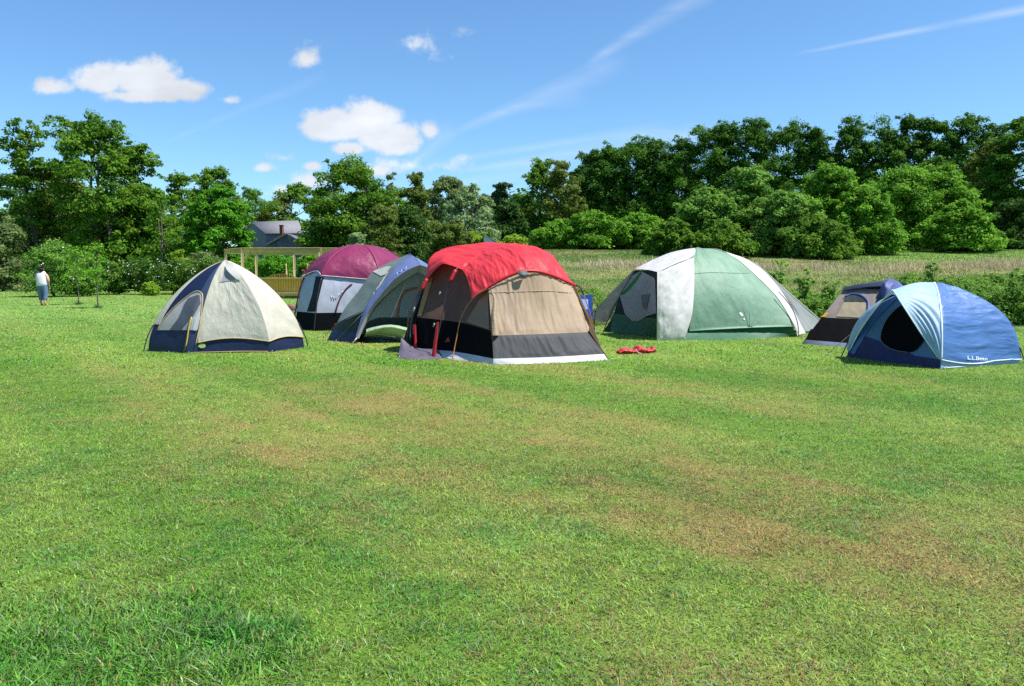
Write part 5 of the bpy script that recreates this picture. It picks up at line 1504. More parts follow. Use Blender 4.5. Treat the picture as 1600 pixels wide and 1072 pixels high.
# ------------------------------------------------------------------ blue house and shed
def house():
    t = thing('house', 'blue grey gabled house with chimney among the trees', 'house', (-47, 156, 0))
    SID = plain('blue_siding', (.14, .165, .19), .7, .3, 0, .12, 3)
    ROOF = plain('grey_shingle', (.19, .19, .205), .9, .2, 0, .2, 4, .3)
    TRIM = plain('pale_trim', (.50, .50, .50), .6)
    ra, rb = P(392.5, 345.5, 160), P(466, 345.5, 155)
    ea, eb = P(414.5, 363.5, 152), P(474, 364.5, 148.5)
    zr = (ra[2] + rb[2]) / 2; ze = (ea[2] + eb[2]) / 2
    ra[2] = rb[2] = zr; ea[2] = eb[2] = ze
    ba, bb = 2 * ra - ea, 2 * rb - eb; ba[2] = bb[2] = ze
    up = np.array([0, 0, 1.])
    m = MB()
    for q in ([ea, eb, rb, ra], [bb, ba, ra, rb]):
        th = up * .22
        m.add([*[x - th for x in q], *q], [np.array([[3, 2, 1, 0], [4, 5, 6, 7], [0, 1, 5, 4], [1, 2, 6, 5], [2, 3, 7, 6], [3, 0, 4, 7]])])
    m.build('roof', ROOF, t)
    ins = lambda q, r_: q + (r_ - q) * .05 - up * .22
    a0, b0, a1, b1 = ins(ea, ra), ins(eb, rb), ins(ba, ra), ins(bb, rb)
    sh = (b0 - a0) / np.linalg.norm(b0 - a0) * .35
    a0 += sh; a1 += sh; b0 -= sh; b1 -= sh
    g = lambda q: np.array([q[0], q[1], 0])
    w = MB()
    w.poly([g(a0), g(b0), b0, a0]); w.poly([g(b1), g(a1), a1, b1])
    w.poly([g(a1), g(a0), a0, ra + sh - up * .25, a1]); w.poly([g(b0), g(b1), b1, rb - sh - up * .25, b0])
    w.build('wall', SID, t)
    # front wing with its gable to the camera
    pk = P(448.5, 364.5, 140); wl, wr = P(417, 380.5, 140), P(476, 381, 139)
    zl = (wl[2] + wr[2]) / 2; wl[2] = wr[2] = zl
    dp = (rb - eb); dp[2] = 0; dp = dp / np.linalg.norm(dp) * 16
    dp = np.array([-.9, 9.0, 0]) * 1.3
    m = MB()
    for q in ([wl, pk, pk + dp, wl + dp], [pk, wr, wr + dp, pk + dp]):
        th = up * .2
        m.add([*[x - th for x in q], *q], [np.array([[3, 2, 1, 0], [4, 5, 6, 7], [0, 1, 5, 4], [1, 2, 6, 5], [2, 3, 7, 6], [3, 0, 4, 7]])])
    m.build('wing_roof', ROOF, t)
    s = np.array([.45, .3, -.2]); s2 = np.array([-.45, .3, -.2])
    l0, r0, p0 = wl + s, wr + s2, pk + np.array([0, .3, -.22])
    w = MB(); w.poly([g(l0), g(r0), r0, p0, l0]); w.poly([g(l0 + dp), g(l0), l0, l0 + dp]); w.poly([g(r0), g(r0 + dp), r0 + dp, r0])
    w.build('wing_wall', plain('slate_siding', (.12, .14, .155), .7, .3, 0, .2, 3), t)
    for a, b in ((wl, pk), (pk, wr)):
        MB().beam(a + np.array([0, -.06, -.1]), b + np.array([0, -.06, -.1]), .1, .26).build('barge_board', TRIM, t)
    cb = P(440, 362, 146)
    ch = MB(); ch.box((cb[0], 146, cb[2] - .2), (.62, .62, 2.6)); ch.box((cb[0], 146, cb[2] + 1.15), (.74, .74, .16))
    ch.build('chimney', plain('brick', (.22, .09, .07), .85, .2, 0, .3, 20), t)
    wn = MB().box((( wl + wr)[0] / 2, wl[1] + .1, zl - 1.6), (1.1, .14, 1.5)); wf = wn.build('window', TRIM, t)
    MB().box((( wl + wr)[0] / 2, wl[1] + .03, zl - 1.6), (.9, .12, 1.3)).build('pane', plain('dark_pane', (.03, .04, .05), .15, .6), wf)
    for px in (432, 460):
        q = P(px, 372, 150.6); 
house()

def shed():
    Y = 60.
    a = P(756, 366, Y); b = P(779, 379.5, Y - 1.0)
    c = np.array([a[0], Y, 0])
    t = thing('shed', 'small shed with ribbed grey metal roof showing behind the red tent', 'shed', tuple(c))
    zb = float(hz(c[0], Y)) - .3
    za, ze = a[2], b[2]
    x0, x1 = a[0], a[0] + (b[0] - a[0]) * 1.5
    ze = za - (za - ze) * 1.5
    y0, y1 = Y - .2, Y + 3.2
    n = 61; A = np.zeros((2, n, 3))
    for k in range(n):
        u = k / (n - 1); rib = .03 if (k // 2) % 3 == 0 else 0
        A[0, k] = (x0 + (x1 - x0) * u, y0 - rib, zb); A[1, k] = (x0 + (x1 - x0) * u, y0 - rib, za + (ze - za) * u - .05)
    w = MB(); w.grid(A)
    w.poly([(x0, y0, zb), (x0, y1, zb), (x0, y1, za - .05), (x0, y0, za - .05)]); w.poly([(x1, y0, zb), (x1, y1, zb), (x1, y1, ze - .05), (x1, y0, ze - .05)])
    w.poly([(x0, y1, zb), (x1, y1, zb), (x1, y1, ze - .05), (x0, y1, za - .05)])
    w.build('wall', plain('zinc_wall', (.42, .49, .56), .5, .4, 0, .08), t)
    MB().beam(((x0 - .1), (y0 + y1) / 2, za + .02), ((x1 + .1), (y0 + y1) / 2, ze - .01), y1 - y0 + .3, .06).build('roof', plain('ribbed_zinc', (.30, .34, .40), .4, .5, .3, .08), t)
shed()
# ================================================================== trees and plants
BARK = plain('bark', (.085, .068, .05), .9, .2, 0, .3, 6, .4)
PALEBARK = plain('pale_bark', (.12, .105, .085), .9, .2, 0, .25, 6, .3)

def leaf_cloud(cen, rad, n_per, leaf, flat=.75, up=.55, cvc=None, droop=0., low=-.45, cvj=.16):
    """n_per leaves on the shell of every clump; returns V, F, cv"""
    K = len(cen)
    cnt = RNG.poisson(n_per * (rad / rad.mean()) ** 1.6) + 4
    ci = np.repeat(np.arange(K), cnt); n = len(ci)
    z = RNG.uniform(low, 1, n); a = RNG.uniform(0, 2 * math.pi, n)
    s = np.sqrt(1 - z * z)
    dr = np.stack([s * np.cos(a), s * np.sin(a), z], 1)
    # knobbly shell
    rr = RNG.uniform(.08, 1.0, n) ** .5 * (.66 + .72 * vnoise(a * 1.6 + ci * 7.1, z * 2.8 + ci * 3.7, 5))
    p = cen[ci] + dr * (rad[ci] * rr)[:, None] * np.array([1, 1, flat]) + RNG.normal(0, .10, (n, 3)) * rad[ci][:, None]
    nr = dr + RNG.normal(0, .55, (n, 3)) + np.array([0, 0, up]); nr /= np.linalg.norm(nr, axis=1, keepdims=True)
    t = np.cross(nr, RNG.normal(0, 1, (n, 3))); t /= np.maximum(np.linalg.norm(t, axis=1, keepdims=True), 1e-6)
    t[:, 2] -= droop; t /= np.linalg.norm(t, axis=1, keepdims=True)
    b = np.cross(nr, t)
    L = leaf * RNG.uniform(.55, 1.4, n)[:, None]
    W = L * RNG.uniform(.42, .62, n)[:, None]
    V = np.stack([p - t * L * .5, p + b * W * .5 + t * L * .05 + nr * L * .06, p + t * L * .5, p - b * W * .5 + t * L * .05 + nr * L * .06], 1).reshape(-1, 3)
    if cvc is None: cvc = RNG.uniform(.15, .85, K)
    cv = np.clip(cvc[ci] + RNG.normal(0, cvj, n), 0, 1)
    return V, np.arange(n * 4).reshape(-1, 4), np.repeat(cv, 4)

PROF = {
    'round': lambda t: np.sqrt(np.clip(1 - (2 * t - .92) ** 2 / 1.08, 0.02, 1)),
    'cone': lambda t: np.clip(1.05 - t, .04, 1) ** .85 * np.clip(t * 6, 0, 1),
    'tall': lambda t: np.clip(np.sin(np.pi * np.clip(t * .86 + .12, 0, 1)), .05, 1) ** .6,
    'bush': lambda t: np.clip(1 - t ** 2.2, .05, 1) ** .6,
    'umbrella': lambda t: np.clip(.35 + .9 * t, 0, 1) * np.clip((1.06 - t) * 4, .15, 1) ** .5,
    'oval': lambda t: np.clip(np.sin(np.pi * np.clip(t * .9 + .06, 0, 1)), .05, 1) ** .75,
}

def crown_points(h, w, base, prof, K, seed, inner=.35, lob=.3):
    r = np.random.default_rng(seed)
    t = r.uniform(0, 1, K) ** .9
    a = r.uniform(0, 2 * math.pi, K)
    f = PROF[prof](t)
    wob = 1 + lob * (2 * vnoise(a * 1.4 + seed, t * 3 + seed * .37, seed) - 1)
    rad = w / 2 * f * wob * r.uniform(inner, 1.0, K) ** .55
    return np.stack([np.cos(a) * rad, np.sin(a) * rad, base + (h - base) * t], 1), t

def tree(label, px, top, bottom_half_w, Y, mat, prof='round', base=.12, K=60, cr=.12, n=150, leaf=.30, group=None, seed=0, flat=.75, cat='tree',
         name='tree', trunk=True, lob=.3, up=.55, inner=.35, stems=1, bark=None, tr=None, z0=None, extra=None, droop=0., low=-.45, wobble_top=0, cvj=.16):
    """px: centre column in the photo, top: row of its tip, bottom_half_w: half width in photo pixels"""
    x = (px - 800) / F_PX * Y * 1.0
    zg = float(hz(x, Y)) if z0 is None else z0
    zt = P(px, top, Y)[2]
    h = zt - zg; w = 2 * bottom_half_w / F_PX * Y
    t = thing(name, label, cat, (x, Y, zg), group)
    r = np.random.default_rng(seed + 1000)
    crr = cr * w
    pts, tt = crown_points(h - crr * .55, w - crr * 1.0, base * h, prof, K, seed, inner, lob)
    if extra is not None:
        pts = np.concatenate([pts, np.array(extra, float) * np.array([w / 2, w / 2, h])]); K = len(pts)
        tt = pts[:, 2] / h
    rad = crr * r.uniform(.62, 1.35, K) * (1.12 - .35 * tt)
    # break the big clumps into sprays and push small twigs out of the outline
    K2 = int(K * 2.2); par = r.integers(0, K, K2); dv = r.normal(0, 1, (K2, 3)); dv /= np.linalg.norm(dv, axis=1, keepdims=True); dv[:, 2] = np.abs(dv[:, 2]) * .9 - .15
    sub = pts[par] + dv * (rad[par] * r.uniform(.65, 1.5, K2))[:, None] * np.array([1, 1, flat])
    srad = rad[par] * r.uniform(.22, .55, K2)
    pts_all = np.concatenate([pts, sub]); rad_all = np.concatenate([rad * .78, srad])
    V, F, cv = leaf_cloud(pts_all, rad_all, n * .55, leaf * .86, flat, up, np.clip(r.normal(.5, .24, len(pts_all)), .03, .97), droop, low, cvj)
    o = np.array([x, Y, zg])
    mesh_np('crown', V + o, [F], mat, t, cv=cv, smooth=False)
    if trunk:
        m = MB()
        tw = max(.05, .020 * h)
        for s in range(stems):
            off = np.array([r.normal(0, .08 * w * (stems > 1)), r.normal(0, .08 * w * (stems > 1)), 0])
            tip = np.array([r.normal(0, .12 * w), r.normal(0, .1 * w), h * .86])
            mid1 = off * 1.3 + np.array([r.normal(0, .02 * w), r.normal(0, .02 * w), h * .35])
            mid2 = off + (tip - off) * .62 + np.array([r.normal(0, .05 * w), r.normal(0, .05 * w), 0])
            pth = resample([off + [0, 0, -.2], mid1, mid2, tip], 12)
            m.tube(pth + o, [tw * (.8 if stems > 1 else 1.15), tw * .7, tw * .4, tw * .12], 7)
            for k in r.choice(K, min(K, 13 if stems == 1 else 5), replace=False):
                q = pts[k]
                i = int(np.clip(np.searchsorted(pth[:, 2], q[2] - .28 * np.hypot(q[0], q[1]) - .1 * h), 2, 10))
                a = pth[i]; md = (a + q) / 2 + np.array([0, 0, -.05 * np.linalg.norm(q - a)])
                m.tube(np.array([a, md, q]) + o, [tw * .34, tw * .2, tw * .06], 5, 6)
        m.build('trunk', bark or BARK, t)
    return t

LOCUST = leafmat('locust_leaves', (0.036, 0.117, 0.011), (0.090, 0.215, 0.022), .3)
LOCUST2 = leafmat('locust_leaves_deep', (0.032, 0.102, 0.013), (0.077, 0.186, 0.022), .3)
BUSH = leafmat('bush_leaves', (0.062, 0.189, 0.014), (0.171, 0.370, 0.030), .32)
BUSH2 = leafmat('bush_leaves_pale', (0.068, 0.182, 0.022), (0.181, 0.347, 0.055), .32)
MIX = leafmat('mixed_leaves', (0.047, 0.138, 0.011), (0.130, 0.258, 0.023), .32)
OLIVE = leafmat('olive_leaves', (0.072, 0.122, 0.020), (0.162, 0.216, 0.036), .3)
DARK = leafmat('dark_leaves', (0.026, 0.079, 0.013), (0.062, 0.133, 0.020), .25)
SILVER = leafmat('silver_leaves', (0.136, 0.227, 0.090), (0.306, 0.416, 0.174), .3)
BRIGHT = leafmat('maple_leaves', (0.049, 0.179, 0.011), (0.124, 0.347, 0.023), .35)
CONIF = leafmat('conifer_needles', (0.036, 0.084, 0.024), (0.087, 0.147, 0.043), .2)
GREYG = leafmat('grey_green_leaves', (0.090, 0.147, 0.048), (0.181, 0.243, 0.078), .3)
YEL = leafmat('yellow_green_leaves', (0.136, 0.260, 0.018), (0.289, 0.432, 0.036), .35)

# ---- left woods
tree('tall airy tree with loose wind blown top at the far left', 56, 194, 42, 62, MIX, 'oval', .10, 60, .20, 95, .30, seed=3, stems=3, lob=.5, inner=.25, flat=.8,
     extra=[(-.62, 0, .95), (-.72, .1, .90), (-.45, 0, 1.0), (-.85, 0, .86), (-.55, .1, .82), (.3, 0, .98), (.45, .1, .93)], bark=PALEBARK)
tree('tallest left tree with feathery upright leaders above the flowering hedge', 158, 184, 66, 60, MIX, 'oval', .08, 130, .16, 120, .30, seed=5, stems=4, lob=.45, inner=.25,
     extra=[(-.75, 0, .99), (-.62, 0, .95), (-.7, 0, .90), (.0, 0, 1.01), (.1, 0, .97), (-.05, 0, .93), (.55, 0, .95), (.6, 0, .90)], bark=PALEBARK)
tree('leafy tree with drooping right side left of the round bright maple', 222, 222, 50, 63, MIX, 'oval', .06, 95, .18, 130, .30, seed=7, stems=3, lob=.4, bark=PALEBARK)
tree('dark green tree at the left edge of the woods', 0, 262, 62, 74, DARK, 'round', .05, 60, .17, 150, .34, seed=9)
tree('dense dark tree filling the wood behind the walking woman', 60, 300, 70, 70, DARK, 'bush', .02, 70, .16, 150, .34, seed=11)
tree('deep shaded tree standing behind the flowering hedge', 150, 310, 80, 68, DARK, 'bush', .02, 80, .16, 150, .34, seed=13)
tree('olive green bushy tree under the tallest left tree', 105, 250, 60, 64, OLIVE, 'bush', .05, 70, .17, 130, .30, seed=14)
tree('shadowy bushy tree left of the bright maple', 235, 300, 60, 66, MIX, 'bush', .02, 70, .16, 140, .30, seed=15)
tree('thin half bare tree with crooked stem behind the hedge', 262, 300, 34, 57, MIX, 'oval', .3, 26, .22, 70, .26, seed=17, stems=2, bark=PALEBARK)
tree('round topped tree rising behind the bright maple', 340, 254, 46, 92, MIX, 'oval', .1, 70, .19, 140, .38, seed=19, lob=.4)
tree('mid green tree in the gap left of the bright maple', 285, 268, 40, 86, MIX, 'round', .1, 46, .20, 130, .36, seed=21, lob=.4)
tree('bright green dense oval maple left of the house', 345, 288, 53, 58, BRIGHT, 'oval', .06, 90, .15, 190, .26, seed=23, lob=.15, up=.8)
tree('bushy tree behind the house roof at its left', 404, 292, 42, 170, MIX, 'round', .02, 46, .19, 140, .6, seed=25)
tree('tall lobed tree rising behind the house roof at its right', 468, 284, 34, 178, MIX, 'round', .02, 46, .2, 140, .6, seed=28, lob=.45)
tree('low leafy tree behind the house roof', 440, 300, 36, 175, OLIVE, 'round', .02, 46, .19, 140, .6, seed=26)
tree('blue green low shrubby tree at the left edge of the lawn', 6, 345, 55, 56, GREYG, 'bush', 0, 60, .17, 150, .26, seed=27)
# ---- middle woods
tree('tall lobed oak like tree right of the house', 548, 250, 78, 82, MIX, 'oval', .05, 110, .15, 170, .36, seed=31, lob=.35,
     extra=[(.05, 0, 1.0), (.2, 0, .98), (-.1, 0, .95), (-.45, 0, .86)])
tree('narrower leafy tree beside the house at its right', 506, 288, 28, 88, MIX, 'oval', .03, 60, .19, 150, .36, seed=33, lob=.45)
tree('brownish green drooping tree behind the maroon tent', 598, 320, 38, 74, OLIVE, 'oval', .02, 60, .18, 150, .30, seed=35, droop=.5)
tree('thin pale conifer like tree behind the lobed oak like tree', 612, 270, 24, 100, GREYG, 'cone', .2, 40, .22, 90, .36, seed=37)
tree('pointed tree at the left of the silver leaved tree', 652, 266, 34, 94, OLIVE, 'cone', .05, 60, .20, 130, .36, seed=39, lob=.4)
tree('dome topped mid green tree behind the silver leaved tree', 700, 272, 42, 100, GREYG, 'round', .1, 60, .18, 150, .40, seed=41)
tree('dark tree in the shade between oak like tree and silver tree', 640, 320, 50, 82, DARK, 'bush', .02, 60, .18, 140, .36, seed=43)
tree('silver green poplar like tree above the red tent', 735, 288, 42, 74, SILVER, 'round', .05, 80, .17, 160, .28, seed=45, up=.3)
tree('low rounded olive shrub with yellow green top behind the red tent', 708, 347, 48, 62, OLIVE, 'bush', 0, 70, .15, 160, .24, seed=47, lob=.2, cat='shrub', name='shrub')
tree('yellow green upper shrub beside the shed', 745, 352, 22, 63, YEL, 'bush', .2, 24, .26, 120, .22, seed=48, cat='shrub', name='shrub')
tree('pointed dark spruce between silver tree and locust row', 783, 284, 22, 90, CONIF, 'cone', .04, 70, .24, 120, .34, seed=49, low=-.8, flat=.5, droop=.4)
tree('dark leafy tree left of the open topped tree', 800, 312, 34, 84, DARK, 'oval', .03, 60, .2, 150, .34, seed=51)
tree('open branched tree with sky gaps left end of the locust row', 842, 250, 34, 86, MIX, 'tall', .28, 44, .22, 110, .34, seed=53, lob=.45)
tree('yellow tinged tree leaning on the locust row', 880, 250, 34, 84, OLIVE, 'tall', .2, 50, .21, 120, .34, seed=55, lob=.4)

for k, (px, top, hw, Y, mt, lb) in enumerate([(418, 304, 30, 182, MIX, 'small distant tree above the left end of the house roof'), (575, 276, 34, 112, MIX, 'distant tree peeking out right of the lobed oak like tree'),
        (628, 292, 30, 118, MIX, 'distant low tree in the notch before the pointed tree'), (676, 288, 30, 120, DARK, 'distant dark tree between pointed tree and dome topped tree'),
        (762, 300, 26, 118, GREYG, 'distant grey green tree left of the pointed spruce'), (812, 296, 26, 112, MIX, 'distant tree right of the pointed spruce'), (905, 258, 30, 108, LOCUST2, 'distant tree filling the gap at the left end of the locust row')]):
    tree(lb, px, top, hw, Y, mt, 'round', .02, 46, .2, 130, .42, 'distant trees in the gaps', seed=700 + k, lob=.4)
# ---- locust row on the skyline
ORD = ['first', 'second', 'third', 'fourth', 'fifth', 'sixth', 'seventh', 'eighth', 'ninth', 'tenth', 'eleventh', 'twelfth', 'thirteenth', 'fourteenth', 'fifteenth', 'sixteenth']
row = [(922, 238, 96), (955, 228, 95), (990, 221, 94), (1022, 221, 93), (1060, 219, 92), (1098, 202, 91), (1130, 194, 90), (1172, 189, 89), (1222, 192, 88), (1266, 203, 87),
       (1318, 190, 86), (1368, 188, 85), (1410, 185, 84), (1447, 189, 83), (1494, 181, 82), (1536, 202, 81)]
for k, (px, top, Y) in enumerate(row):
    tree('tall dark locust tree, %s from the left in the skyline row' % ORD[k], px, top, 38 + 4 * (k % 3), Y, LOCUST if k % 3 else LOCUST2, 'oval', .08, 84 + 5 * (k % 4), .19, 190, .30,
         'row of tall locust trees on the skyline', seed=100 + k, lob=.4, flat=.9, up=.7, low=-.5, inner=.25,
         extra=[(RNG.uniform(-.3, .3), 0, .99), (RNG.uniform(-.5, .5), .2, .95)])
tree('largest dark tree filling the right edge of the wood', 1590, 176, 64, 70, LOCUST, 'round', .04, 120, .15, 170, .30, seed=131, lob=.3, flat=.6, up=.9)
tree('brownish topped tree left of the largest right edge tree', 1535, 218, 42, 73, OLIVE, 'oval', .05, 70, .18, 150, .30, seed=133, lob=.35)
tree('deep shaded low tree at the right end of the bushes', 1575, 310, 50, 66, DARK, 'bush', 0, 60, .17, 160, .28, seed=135)

# ---- lighter bushes in front
bushes = [(872, 342, 36, 64, BUSH, 'small bright bush at the left end in front of the locusts'),
          (925, 328, 44, 63, BUSH, 'bright green rounded bush behind the red tent roof edge'),
          (992, 330, 42, 63, BUSH, 'leafy bush left of the green tent top'),
          (1052, 345, 34, 53, MIX, 'lower shadowed bush just left of the green tent top'),
          (1098, 292, 50, 55, BUSH2, 'sloping bush tree above the green tent top'),
          (1165, 262, 56, 55, BUSH2, 'tallest pale sunlit bush tree behind the green tent'),
          (1225, 300, 46, 52, BUSH2, 'pale lower bush right of the tallest pale bush tree'),
          (1290, 258, 58, 56, BUSH, 'domed bright bush tree in the middle of the front bushes'),
          (1345, 290, 48, 54, BUSH, 'lower bush below the middle domed bush tree'),
          (1402, 256, 58, 62, BUSH, 'broad bright bush tree behind the taupe tent'),
          (1462, 258, 50, 62, BUSH, 'bush tree with rounded top above the blue dome tent'),
          (1490, 315, 42, 56, BUSH, 'low bush at the foot of the rounded bush tree'),
          (1530, 350, 26, 58, MIX, 'smallest bush at the right end of the front bushes'),
          (1120, 345, 44, 51, MIX, 'low dark bush hidden behind the green tent apex'),
          (1270, 340, 50, 51, MIX, 'low bush above the dry grass right of the green tent')]
for k, (px, top, hw, Y, mt, lb) in enumerate(bushes):
    tree(lb, px, top, hw * 1.14, Y, mt, 'bush', .0, 95, .16, 200, .25, 'bushes in front of the locust row', seed=200 + k, lob=.3, cat='bush', name='bush_tree', inner=.45, up=.7)
tree('small yellow green bush between red tent and spruce', 800, 366, 26, 60, YEL, 'bush', 0, 40, .22, 120, .20, seed=231, cat='bush', name='bush_tree')

# far mass of woodland closing the view between the trunks
n = 620
wx = RNG.uniform(-.95, .90, n); wy = RNG.uniform(112, 150, n)
cen = np.stack([wx * wy, wy, RNG.uniform(.5, 1, n) * (8.0 + 3 * fbm(wx * 12, wx * 0, 3, 3))], 1)
cen2 = cen.copy(); cen2[:, 2] *= RNG.uniform(.1, .7, n)
cen = np.concatenate([cen, cen2]); cen[:, 2] += hz(cen[:, 0], cen[:, 1])
gap = np.abs(cen[:, 0] / cen[:, 1] - (432 - 800) / F_PX) < .062
cen[gap] *= np.array([1.65, 1.65, 1.5])
V, F, cv = leaf_cloud(cen, RNG.uniform(1.8, 3.2, len(cen)), 60, .8, .8)
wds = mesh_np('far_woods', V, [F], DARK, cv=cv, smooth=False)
kind(wds, 'stuff', 'dark far woodland closing the gaps between the trees', 'woods')

# ---- garden plants by the lawn edge
WFLOW = plain('white_blossom', (.60, .58, .58), .7)
def flowers(name, pts, parent, r=.05):
    n = len(pts)
    V = []; F = []
    for k, p in enumerate(pts):
        d = np.array([RNG.normal(0, .5), -1, RNG.uniform(.2, 1.0)]); d /= np.linalg.norm(d)
        t1 = np.cross(d, [0, 0, 1]); t1 /= np.linalg.norm(t1); t2 = np.cross(d, t1)
        rr = r * RNG.uniform(.6, 1.3)
        for q in range(6):
            a = q / 6 * 2 * math.pi
            V.append(p + rr * (math.cos(a) * t1 + math.sin(a) * t2) - d * .01)
        V.append(p + d * rr * .35)
        F += [(k * 7 + q, k * 7 + (q + 1) % 6, k * 7 + 6) for q in range(6)]
    o = mesh_np(name, np.array(V), [np.array(F)], WFLOW, parent, smooth=False)
    return o

def hedge():
    Y = 48.0
    x0, x1 = (112 - 800) / F_PX * Y, (345 - 800) / F_PX * Y
    t = thing('hedge', 'dense green hedge dotted with white flowers along the lawn edge', 'hedge', ((x0 + x1) / 2, Y, 0))
    n = 230
    cx = RNG.uniform(x0, x1, n); cz = RNG.uniform(.05, 1, n); top = 1.95 + .35 * (fbm(cx * .7, cx * 0, 9, 3) - .5) * 2
    cen = np.stack([cx, Y + RNG.uniform(0, 1.6, n), cz * top], 1)
    V, F, cv = leaf_cloud(cen, RNG.uniform(.25, .42, n), 130, .13, .9)
    mesh_np('foliage', V, [F], leafmat('hedge_leaves', (.040, .115, .014), (.115, .225, .032), .3), t, cv=cv, smooth=False)
    m = 100
    fx = RNG.uniform(x0, x1, m); fz = (RNG.uniform(0, 1, m) ** .5) * 2.1 + .15
    fo = flowers('blossom', np.stack([fx, Y - .28 + RNG.uniform(-.12, .15, m) + .9 * (fz > 1.95), fz], 1), t, .034)
    fo['kind'] = 'stuff'
hedge()

def flower_shrub(label, px, top, hw, Y, mat, nf, seed, leaf=.13, n=110):
    t = tree(label, px, top, hw, Y, mat, 'bush', .06, 60, .20, n, leaf, seed=seed, cat='shrub', name='shrub', stems=3, lob=.35)
    if nf:
        x = (px - 800) / F_PX * Y; w = hw / F_PX * Y; h = P(px, top, Y)[2]
        a = RNG.uniform(0, 2 * math.pi, nf); z = RNG.uniform(.2, .97, nf); rr = w * PROF['bush'](z) * RNG.uniform(.7, 1.02, nf)
        fo = flowers('blossom', np.stack([x + np.cos(a) * rr, Y - np.abs(np.sin(a)) * rr, z * h], 1), t, .038)
        fo['kind'] = 'stuff'
    return t
flower_shrub('large white flowered shrub right of the walking woman', 92, 372, 46, 45, BUSH2, 30, 301)
flower_shrub('leafy shrub with white blossom between the two saplings', 132, 392, 30, 46, BUSH2, 22, 303)
flower_shrub('pale shrub with white bloom left of the pergola', 322, 388, 28, 50, GREYG, 40, 305)
flower_shrub('slim yellow green shrub standing above the hedge', 282, 388, 17, 51, YEL, 0, 307)
flower_shrub('yellow green low plant at the foot of the hedge', 235, 440, 13, 46.5, YEL, 0, 309, .10, 60)
flower_shrub('rounded bush seen through the pergola posts', 430, 392, 44, 56, BRIGHT, 0, 311, .18)
flower_shrub('silver tipped shrub behind the top of the maroon tent', 560, 362, 22, 58, SILVER, 0, 313, .22)
flower_shrub('bush behind the pergola next to the maroon tent', 490, 396, 30, 57, BUSH, 0, 315, .2)
flower_shrub('dark bush under the house beside the bright maple', 385, 372, 22, 66, BUSH, 0, 317, .22)

def sapling(label, px, foot, top, seed):
    b = G(px, foot); Y = b[1]; h = P(px, top, Y)[2]
    t = thing('sapling', label, 'sapling', tuple(b), 'young saplings on the lawn')
    r = np.random.default_rng(seed)
    m = MB(); tipp = b + np.array([.05, 0, h * .96])
    m.tube([b + [0, 0, -.03], b + [.02, 0, h * .4], tipp], [.028, .02, .008], 6, 10)
    cs = []
    for k in range(16):
        zz = h * r.uniform(.45, 1.0); a = r.uniform(0, 6.28); l = .45 * (1.15 - zz / h) + .12
        q = b + np.array([math.cos(a) * l, math.sin(a) * l, zz]); cs.append(q)
        m.tube([b + [.02, 0, zz - .25], q], [.008, .003], 4, 4)
    m.build('trunk', PALEBARK, t)
    V, F, cv = leaf_cloud(np.array(cs), np.full(16, .20), 42, .10, 1.0)
    mesh_np('crown', V, [F], BUSH, t, cv=cv, smooth=False)
    V, Fs, C = blades(b[0] + RNG.normal(0, .09, 160), b[1] + RNG.normal(0, .09, 160), RNG.uniform(.08, .2, 160), np.full(160, .014), .6, np.tile([.05, .12, .02], (160, 1)), .2, False)
    o = mesh_np('grass_tuft', V, Fs, bpy.data.materials['turf_blades'], None, col=C, smooth=False)
    o['kind'] = 'stuff'; o['label'] = 'tuft of unmown grass at a sapling foot'; o['category'] = 'grass'
sapling('thin sapling nearer the walking woman with a bare lower stem', 123, 476, 388, 401)
sapling('taller thin sapling nearer the cream tent with a bare lower stem', 153, 481.5, 384, 402)

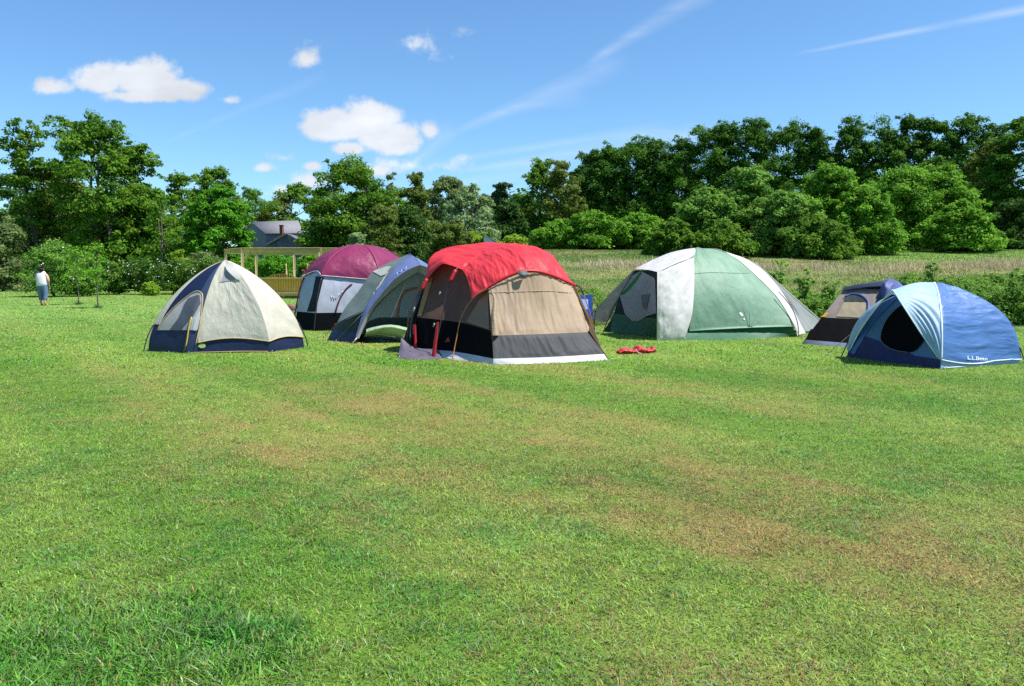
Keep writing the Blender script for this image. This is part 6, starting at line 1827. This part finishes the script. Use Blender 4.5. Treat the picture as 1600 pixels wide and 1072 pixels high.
# ---- weeds along the field edge on the right
def weeds():
    n = 5200
    r = RNG.uniform(.30, .85, n); x_ = r
    y0 = 22.0 - 1.2 * sstep(.5, .3, r)
    Y = y0 + RNG.uniform(0, 4.5, n)
    x = r * Y
    hh = (.28 + 1.15 * fbm(x * .7, Y * .7, 33, 3) ** 1.25) * (.88 + .70 * sstep(.40, .56, r)) * (1.0 - .25 * sstep(24.5, 26.5, Y))
    m = 3
    cen = []; rad = []
    for k in range(m):
        f = (k + .6) / m
        cen.append(np.stack([x + RNG.normal(0, .06, n), Y + RNG.normal(0, .06, n), hz(x, Y) + hh * f], 1)); rad.append(np.full(n, .20) * (1.15 - .5 * f))
    cen = np.concatenate(cen); rad = np.concatenate(rad)
    V, F, cv = leaf_cloud(cen, rad * RNG.uniform(.6, 1.3, len(rad)), 40, .085, 1.1, .4, RNG.uniform(.1, .9, len(cen)))
    o = mesh_np('weeds', V, [F], leafmat('weed_leaves', (.070, .180, .024), (.200, .350, .060), .34), cv=cv, smooth=False)
    k = 4500
    r2 = RNG.uniform(.29, .86, k); Y2 = 22.6 - 1.2 * sstep(.5, .3, r2) + RNG.uniform(0, 4.5, k); x2 = r2 * Y2
    h2 = (.25 + 1.15 * fbm(x2 * .7, Y2 * .7, 33, 3) ** 1.25) * (.72 + .55 * sstep(.40, .52, r2)) * RNG.uniform(.6, 1.25, k)
    V2, F2, C2 = blades(x2, Y2, h2, np.full(k, .022), .35, np.tile([.17, .27, .06], (k, 1)), .3, True)
    o2 = mesh_np('tall_weed_grass', V2, F2, bpy.data.materials['field_grass_blades'], col=C2, smooth=False)
    kind(o2, 'stuff', 'tall grass blades sticking out of the weeds', 'grass')
    kind(o, 'stuff', 'thick green weeds growing along the field edge', 'weeds')
    # sparser weeds in the gap between the red and the green tents
    n = 420
    r = RNG.uniform(.03, .30, n); Y = RNG.uniform(22.5, 33, n); x = r * Y
    hh = .18 + .35 * fbm(x * .6, Y * .6, 35, 3)
    cen = np.stack([x, Y, hz(x, Y) + hh * .6], 1)
    V, F, cv = leaf_cloud(cen, RNG.uniform(.12, .28, n), 30, .10, .8, .4)
    o = mesh_np('low_weeds', V, [F], bpy.data.materials['weed_leaves'], cv=cv, smooth=False)
    kind(o, 'stuff', 'scattered low weeds in the rough field between the tents', 'weeds')
weeds()

def weed_plant(label, px, foot_y, top, seed, spread=.22):
    Y = foot_y; x = (px - 800) / F_PX * Y; zg = float(hz(x, Y)); h = P(px, top, Y)[2] - zg
    t = thing('weed_plant', label, 'plant', (x, Y, zg), 'tall leafy weeds behind the tents')
    b = np.array([x, Y, zg]); r = np.random.default_rng(seed)
    cs = []
    for s in range(3):
        tipp = b + np.array([r.normal(0, spread), r.normal(0, .1), h * r.uniform(.8, 1.0)]) if s else b + np.array([0, 0, h * .98])
        st = resample([b + [r.normal(0, .06), 0, 0], (b + tipp) / 2 + [r.normal(0, .05), 0, 0], tipp], 12)
        MB().tube(st, [.012, .008, .004], 5).build('stem', bpy.data.materials.get('green_stem') or plain('green_stem', (.12, .18, .05)), t)
        cs += [st[k] + r.normal(0, .05, 3) for k in range(3, 12)]
    V, F, cv = leaf_cloud(np.array(cs), np.full(len(cs), .13), 14, .13, .9, .8)
    mesh_np('foliage', V, [F], bpy.data.materials['weed_leaves'], t, cv=cv, smooth=False)
for a in (('tallest leafy weed beside the right slope of the green tent', 1218, 21.6, 411, 501), ('leafy weed with pale top left of the taupe tent', 1258, 22.0, 427, 502),
          ('broad weed leaning out at the taupe tent roof', 1305, 21.8, 446, 503), ('dark weed rising behind the blue dome tent', 1455, 22.4, 412, 504),
          ('dark tall weed near the right picture edge', 1585, 22.2, 424, 505)):
    weed_plant(*a)
